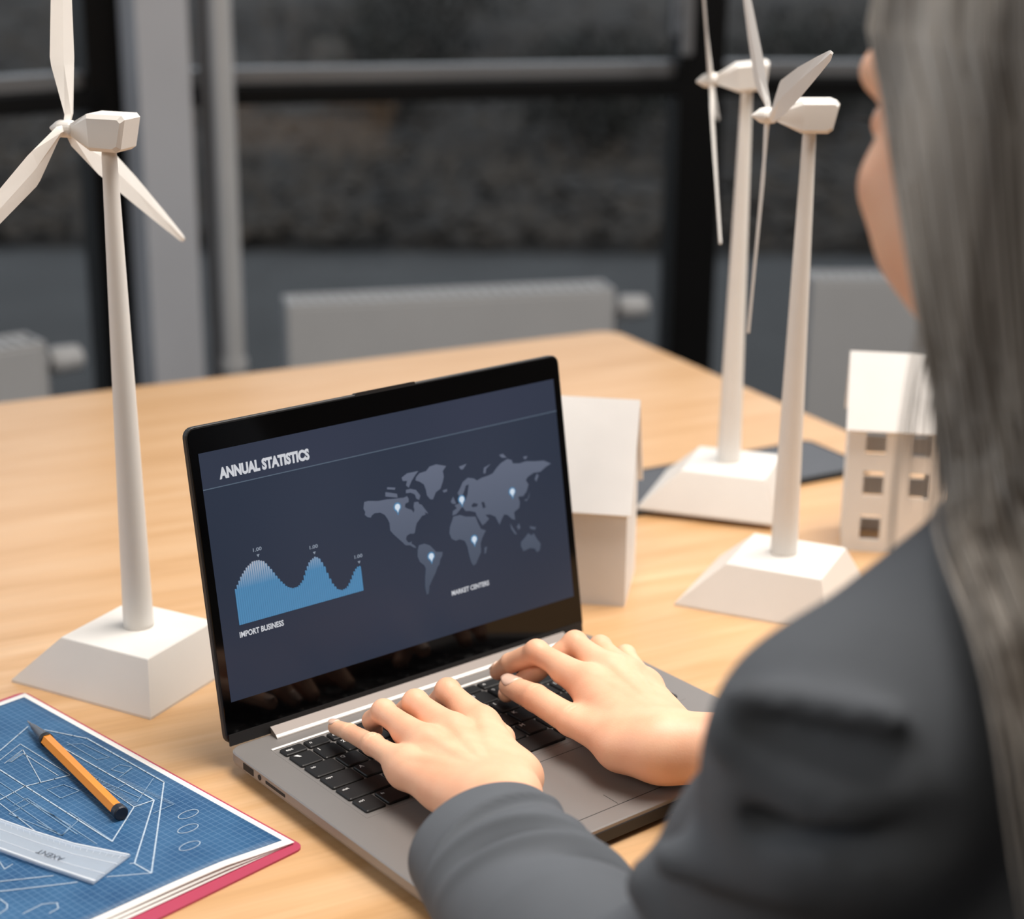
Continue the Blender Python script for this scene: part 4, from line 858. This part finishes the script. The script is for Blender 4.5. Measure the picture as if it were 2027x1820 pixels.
# eyes and lashes
for s in (-1, 1):
    c = H2W((s * 0.032, 0.0768, 0.001)); e = MB()
    e.lathe([(0.0001, -0.0115), (0.006, -0.0098), (0.0098, -0.006), (0.0115, 0), (0.0098, 0.006), (0.006, 0.0098), (0.0001, 0.0115)], 16, tf=lambda v: W2P(np.array(c) + np.array(v)))
    M.setdefault('eye', mat('eye_white', (225, 222, 216), 0.2, noise=0.02)); e.build('eyeball', 'eye', body, True)
    l_ = MB()
    for k in range(12):
        f = k / 11; x_ = s * (0.020 + 0.026 * f); p0 = H2W((x_, 0.089 - 0.010 * f * f, 0.004)); p1 = H2W((x_ + s * 0.003 * f + s * 0.001, 0.0985 - 0.008 * f * f, 0.007)); l_.tube(W2P(p0), W2P(p1), 0.0006, 0.0002, 5)
    l_.build('eyelashes', 'lash', body)

# jacket: body and upper arms as one garment, sleeve cuffs open
A3 = lambda *q: np.array(q, float)
CL = np.array([-0.0140, 0.913, 0.047 + T]); CRs = np.array([0.150, 1.016, 0.048 + T])
FOLDS = [(A3(0.0905, 0.6132, 0.2851 + T), A3(0.1414, 0.5923, 0.2886 + T), 0.0100, 1),
         (A3(0.0915, 0.6093, 0.2764 + T), A3(0.1340, 0.5879, 0.2751 + T), 0.0045, -1),
         (A3(0.0850, 0.6171, 0.2680 + T), A3(0.1338, 0.5977, 0.2506 + T), 0.0090, 1),
         (A3(0.0984, 0.6199, 0.2445 + T), A3(0.1247, 0.6061, 0.2347 + T), 0.0080, 1),
         (A3(0.1038, 0.6117, 0.2357 + T), A3(0.1682, 0.5774, 0.2433 + T), 0.0060, -1),
         (A3(0.0694, 0.6550, 0.1913 + T), A3(0.1115, 0.6131, 0.2078 + T), 0.0090, 1),
         (A3(0.0654, 0.6994, 0.1502 + T), A3(0.0738, 0.6853, 0.1395 + T), 0.0120, 1)]
def jacket_fn(P):
    d = cone(P, NK - fw * 0.015 - UZ * 0.035, NK - fw * 0.01 + UZ * 0.012, 0.082, 0.064)
    d = smin(d, cone(P, SL - UZ * 0.020 + lf * 0.008, NK - UZ * 0.016, 0.057, 0.064), 0.03)
    d = smin(d, cone(P, SR - UZ * 0.014, NK - UZ * 0.016, 0.054, 0.064), 0.03)
    d = smin(d, cone(P, NK - fw * 0.02 - UZ * 0.15, HIP + UZ * 0.03, 0.122, 0.135), 0.07)
    d = smin(d, cone(P, SL + lf * 0.006 - UZ * 0.026, SL * 0.45 + EL * 0.55 - lf * 0.0, 0.058, 0.050), 0.02)
    d = smin(d, cone(P, SL * 0.5 + EL * 0.5, EL, 0.050, 0.047), 0.02)
    d = smin(d, cone(P, EL, A3(0.0574, 0.7287, 0.055 + T), 0.048, 0.0495), 0.03)
    d = smin(d, cone(P, SR - UZ * 0.01, ER, 0.060, 0.050), 0.03)
    d = smin(d, cone(P, ER, CRs, 0.050, 0.034), 0.02)
    for a, b, r, s in FOLDS:
        d = smin(d, cone(P, a, b, r, r * 0.6), 0.016) if s > 0 else smax(d, -cone(P, a, b, r, r * 0.5), 0.020)
    # open neck and cut right cuff
    d = smax(d, -cone(P, NK + UZ * 0.02, NK + UZ * 0.12 + fw * 0.03, 0.052, 0.070), 0.008)
    ax_ = (CRs - ER) / np.linalg.norm(CRs - ER)
    d = smax(d, np.where(np.linalg.norm(P - CRs, axis=-1) < 0.09, (P - CRs) @ ax_, -1).astype(np.float32), 0.004)
    return d
V, Fq = nets(jacket_fn, np.array([-0.03, 0.40, 0.40]), np.array([0.64, 1.12, 1.14]), 0.0052)
def npmesh(name, V, Fq, m, parent, smooth=True):
    me = bpy.data.meshes.new(name); me.vertices.add(len(V)); me.vertices.foreach_set('co', (V - np.array(PO_)).astype(np.float32).ravel())
    me.loops.add(len(Fq) * 4); me.loops.foreach_set('vertex_index', Fq.astype(np.int32).ravel()); me.polygons.add(len(Fq))
    me.polygons.foreach_set('loop_start', np.arange(0, len(Fq) * 4, 4, dtype=np.int32)); me.polygons.foreach_set('loop_total', np.full(len(Fq), 4, np.int32))
    me.update(calc_edges=True); return link(name, me, m, parent, smooth)
jk = npmesh('blazer', V, Fq, 'jacket', per)
# left forearm sleeve: lofted cloth with open cuff and slanting folds
def sleeve(name, A, B, cen, rads, folds, nseg=120, nring=110, tuck=0.012):
    A, B = np.array(A), np.array(B); d = (B - A); Ln = np.linalg.norm(d); d /= Ln
    s = np.cross(d, UZ); s /= np.linalg.norm(s); u = np.cross(s, d); u *= np.sign(u[2])
    rings = []
    ts = [(-1, t) for t in np.linspace(tuck, 0.0, 8)] + [(1, t) for t in np.linspace(0, 1, nring)]
    for side, t in ts:
        f = t if side > 0 else t / Ln * 1.0
        rx = np.interp(f, [0, 0.25, 0.6, 1], rads[0]); rz = np.interp(f, [0, 0.25, 0.6, 1], rads[1])
        if side < 0: rx -= 0.0022; rz -= 0.0022
        elif f < 0.02: k = math.sqrt(max(0, 1 - (1 - f / 0.02) ** 2)); rx -= 0.0011 * (1 - k); rz -= 0.0011 * (1 - k)
        c = A + d * (f * Ln) + u * np.interp(f, [0, 1], [0, cen]); row = []
        for k in range(nseg):
            an = 2 * math.pi * k / nseg; cu, su = math.cos(an), math.sin(an)
            dis = 0
            if side > 0:
                for (f0, a0, slope, wdt, amp, aw) in folds:      # fold line: f = f0 + slope*(angle-a0)
                    da = (an - a0 + math.pi) % (2 * math.pi) - math.pi; q = (f - f0 - slope * da) / wdt
                    dis += amp * math.exp(-q * q) * math.exp(-(da / aw) ** 2)
            sk = -0.0 * cu
            slant = 0.012 * su * (1 - min(1, f * 2)) * -1 + 0.012 * cu * (1 - min(1, f * 2))
            p = c + s * cu * (rx + dis) + u * su * (rz + dis) + d * slant
            if p[2] < T + 0.0175 + (0 if side > 0 else 0.001): p[2] = T + 0.0175 + (p[2] - T - 0.0175) * 0.12
            row.append(W2P(p))
        rings.append(row)
    m = MB().loft(rings, caps=False); return m.build(name, 'jacket', jk, True)
sleeve('sleeve', CL, (0.0574, 0.7237, 0.055 + T), 0.0, ([0.0515, 0.0535, 0.057, 0.046], [0.031, 0.036, 0.045, 0.044]), [(0.125, 1.66, -0.055, 0.014, 0.0048, 0.9), (0.16, 1.66, -0.055, 0.03, -0.0035, 0.8), (0.275, 1.6, 0.045, 0.020, 0.0060, 0.9), (0.345, 1.6, 0.045, 0.026, -0.0085, 0.8), (0.42, 1.7, 0.05, 0.03, 0.0070, 1.0), (0.52, 2.3, 0.05, 0.02, -0.006, 0.6), (0.36, 2.5, 0.02, 0.02, 0.0035, 0.5), (0.20, 2.7, 0.0, 0.02, 0.0025, 0.4), (0.06, 2.2, 0.03, 0.012, 0.0012, 0.6)])

# ------------------------------------------------------------------ hair
M['hair'] = mat('grey_hair', (158, 150, 142), 0.5, noise=1, nscale=60, stretch=(1, 1, 0.05), rgb2=(74, 66, 58), spec=0.5)
M['hair_strand'] = mat('hair_strand', (190, 183, 175), 0.45, noise=1, nscale=30, stretch=(1, 1, 0.08), rgb2=(84, 75, 66), spec=0.5)
def dir_az(az): return fwh * math.cos(az) + (np.cross(UZ, fwh)) * math.sin(az)      # az>0: towards the sitter's left
def strand_top(az, off_, n=12):
    """starts near the parting, runs over the skull to jaw height; the front ones are swept back"""
    pts = []; sg = 1 if az > 0 else -1; wt = max(0.0, 1 - max(0.0, abs(az) - 1.0) / 1.6)
    for k in range(n):
        s = k / (n - 1)
        if s < 0.62:
            q = s / 0.62; el_ = math.pi / 2 * (1 - q); a2 = az - 1.34 * (1 - q) ** 0.68 * sg * wt; dz = math.sin(el_) * (0.118 + off_) + 0.004
            c_ = math.cos(el_)
        else:
            q = (s - 0.62) / 0.38; a2 = az + sg * wt * 0.56 * q; dz = 0.004 - 0.095 * q; c_ = 1
        asp = math.hypot(math.cos(a2) * (0.102 + off_), math.sin(a2) * (0.080 + off_))
        pts.append(HC - fwh * 0.014 + dir_az(a2) * asp * c_ + UZ * dz)
    return np.array(pts)
def fall(tops, margin, lens, phs, n=20):
    """lets the lower hair drop and slide over the blazer"""
    Q = tops[:, -1].astype(np.float32); prev = tops[:, -1] - tops[:, -2]; prev /= np.linalg.norm(prev, axis=1)[:, None]
    out = [tops[:, i] for i in range(tops.shape[1])]; st_p = (lens / n)[:, None]; back = (-fwh * 0.46).astype(np.float32)
    for k in range(n):
        want = np.array([0, 0, -1.0]) + back + 0.10 * np.stack([np.sin(phs + k * 0.5), np.cos(phs * 1.3 + k * 0.42), 0 * phs], 1)
        d = jacket_fn(Q); e = 0.004
        g = np.stack([jacket_fn(Q + np.array(v, np.float32) * e) - d for v in ((1, 0, 0), (0, 1, 0), (0, 0, 1))], -1); g /= np.linalg.norm(g, axis=-1)[:, None] + 1e-9
        near = np.clip(1 - (d - margin) / 0.02, 0, 1)[:, None]; want = want + BIAS * near
        dn = (want * g).sum(1)[:, None]; want = want - g * np.minimum(dn, 0) * near
        dr = 0.45 * prev + 0.55 * want / (np.linalg.norm(want, axis=1)[:, None] + 1e-9); dr /= np.linalg.norm(dr, axis=1)[:, None] + 1e-9
        Q = Q + dr * st_p; d = jacket_fn(Q.astype(np.float32)); Q = Q + g * np.clip(margin - d, 0, 0.02)[:, None]; prev = dr; out.append(Q.copy())
    return np.stack(out, 1)
BIAS = np.array([-0.06, -0.70, 0.0])
SWEEP = 0.6
AZ0 = 1.36
hs_ = MB(); na = 90; rings = []
azs = np.linspace(AZ0 + 0.03, 2 * math.pi - AZ0 - 0.03, na)
# shell under the strands (two-sided sheet with thickness)
outer = fall(np.array([strand_top(a if a <= math.pi else a - 2 * math.pi, 0.0) for a in azs]), 0.004 + 0 * azs, 0.24 + 0 * azs, 0.8 * np.sin(azs * 9))
inner = [[p * 1.0 + (np.array([HC[0], HC[1], p[2]]) - p) * 0.06 for p in o_] for o_ in outer]
nn = len(outer[0]); vs = [W2P(p) for o_ in outer for p in o_] + [W2P(p) for o_ in inner for p in o_]; fs = []
NQ = na * nn
for i in range(na - 1):
    for k in range(nn - 1):
        q = i * nn + k; fs += [(q, q + nn, q + nn + 1, q + 1), (NQ + q, NQ + q + 1, NQ + q + nn + 1, NQ + q + nn)]
for k in range(nn - 1):
    for q, s in ((k, 0), ((na - 1) * nn + k, 1)): fs.append((q, q + 1, NQ + q + 1, NQ + q))
for i in range(na - 1):
    for q in (i * nn + nn - 1,): fs.append((q, q + nn, NQ + q + nn, NQ + q))
hair = mesh('hair', vs, fs, 'hair', per, True)
NS, NP = 3400, 32; TOPS = []; OFF = []
for _ in range(NS):
    a = (AZ0 - 0.06) + (2 * math.pi - 2 * AZ0 + 0.12) * rng.random()
    if rng.random() < 0.6: a = AZ0 - 0.07 + 1.9 * rng.random() ** 1.3
    az = a if a <= math.pi else a - 2 * math.pi; o_ = 0.001 + 0.008 * rng.random() ** 2
    TOPS.append(strand_top(az, o_)); OFF.append(0.006 + o_)
ALL = fall(np.array(TOPS), np.array(OFF), 0.20 + 0.09 * rng.random(NS), rng.uniform(0, 6.28, NS))
ALL = ALL + (rng.normal(size=(NS, 1, 3)) * 0.0022) * np.linspace(0, 1.6, NP)[None, :, None]
wsp = []
for _ in range(16):      # loose wisps hanging by the cheek
    w0 = strand_top(AZ0 - 0.04 + 0.3 * rng.random(), 0.002); e0_ = w0[-2]; k = np.linspace(0, 1, NP - 11)[:, None]; ln = 0.06 + 0.10 * rng.random()
    wsp.append(np.concatenate([w0[:-1], e0_ + np.array([[0.004 - 0.014 * rng.random(), 0, 0]]) * np.sin(k * 2.2) + np.array([[0, 0, -ln]]) * k])[:NP])
ALL = np.concatenate([ALL, np.array(wsp)])
SV, SF = [], []; so = 0
for i_, pts in enumerate(ALL):
    pts = pts.astype(float); rd = (0.0011 if i_ < NS else 0.0005) * rng.uniform(0.5, 1.2)
    tg = np.gradient(pts, axis=0); tg /= np.linalg.norm(tg, axis=1)[:, None] + 1e-9; u_ = np.cross(tg, [0.3, 0.5, 0.1]); u_ /= np.linalg.norm(u_, axis=1)[:, None] + 1e-9; v_ = np.cross(tg, u_)
    tp_ = rd * np.clip(np.linspace(4, 0.3, NP), 0, 1)
    ring = np.stack([pts + (u_ * math.cos(x_) + v_ * math.sin(x_)) * tp_[:, None] for x_ in (0, 2.094, 4.188)], 1).reshape(-1, 3)
    k = np.arange(NP - 1)[:, None] * 3 + np.arange(3)[None]; k2 = np.arange(NP - 1)[:, None] * 3 + (np.arange(3)[None] + 1) % 3
    SF.append(np.stack([k, k2, k2 + 3, k + 3], -1).reshape(-1, 4) + so); SV.append(ring); so += len(ring)
st_ = npmesh('hair_strands', np.concatenate(SV), np.concatenate(SF), 'hair_strand', hair); st_['kind'] = 'stuff'

# ------------------------------------------------------------------ trousers, shoes and the stool below the table edge
M['trouser'] = mat('trouser_dark', (46, 47, 52), 0.9, noise=0.1, nscale=20, bump=0.3, bscale=900)
KN = [HIP + fw * 0.43 + lf * q - UZ * 0.02 for q in (0.10, -0.10)]; FT = [np.array([k[0], k[1], 0.09]) + fw * 0.03 for k in KN]
def trouser_fn(P):
    d = cone(P, HIP - UZ * 0.005 + lf * 0.06, HIP - UZ * 0.005 - lf * 0.06, 0.10, 0.10)
    for k, f, q in zip(KN, FT, (0.075, -0.075)):
        d = smin(d, cone(P, HIP + lf * q - UZ * 0.01, k, 0.085, 0.062), 0.03); d = smin(d, cone(P, k, f, 0.060, 0.046), 0.015)
    return smax(d, (0.085 - P[..., 2]).astype(np.float32), 0.006)
V, Fq = nets(trouser_fn, np.array([-0.15, 0.45, 0.03]), np.array([0.56, 1.28, 0.64]), 0.009)
npmesh('trousers', V, Fq, 'trouser', per)
for f in FT:
    def shoe_fn(P, f=f):
        g = np.array([f[0], f[1], 0.0]); d = cone(P, g - fw * 0.03 + UZ * 0.045, g + fw * 0.13 + UZ * 0.032, 0.042, 0.032); d = smin(d, cone(P, g - fw * 0.02 + UZ * 0.05, g - fw * 0.01 + UZ * 0.10, 0.038, 0.036), 0.02)
        return smax(d, (0.001 - P[..., 2]).astype(np.float32), 0.004)
    g = np.array([f[0], f[1], 0.0]); V, Fq = nets(shoe_fn, g + np.array([-0.2, -0.1, -0.03]), g + np.array([0.12, 0.24, 0.16]), 0.006); npmesh('shoe', V, Fq, 'rubber', per)
sx, sy = float(HIP[0]), float(HIP[1])
stl = thing('stool', 'round dark stool that the seated person sits on', 'stool', (sx, sy, 0))
MB().lathe([(0.17, 0.335), (0.185, 0.345), (0.19, 0.365), (0.17, 0.383)], 36).build('seat', 'black_matte', stl, False)
for k in range(4):
    a = math.radians(20 + 90 * k); MB().tube((0.12 * math.cos(a), 0.12 * math.sin(a), 0.336), (0.2 * math.cos(a), 0.2 * math.sin(a), 0), 0.013, 0.011, 14).build('leg', 'grey_metal', stl)
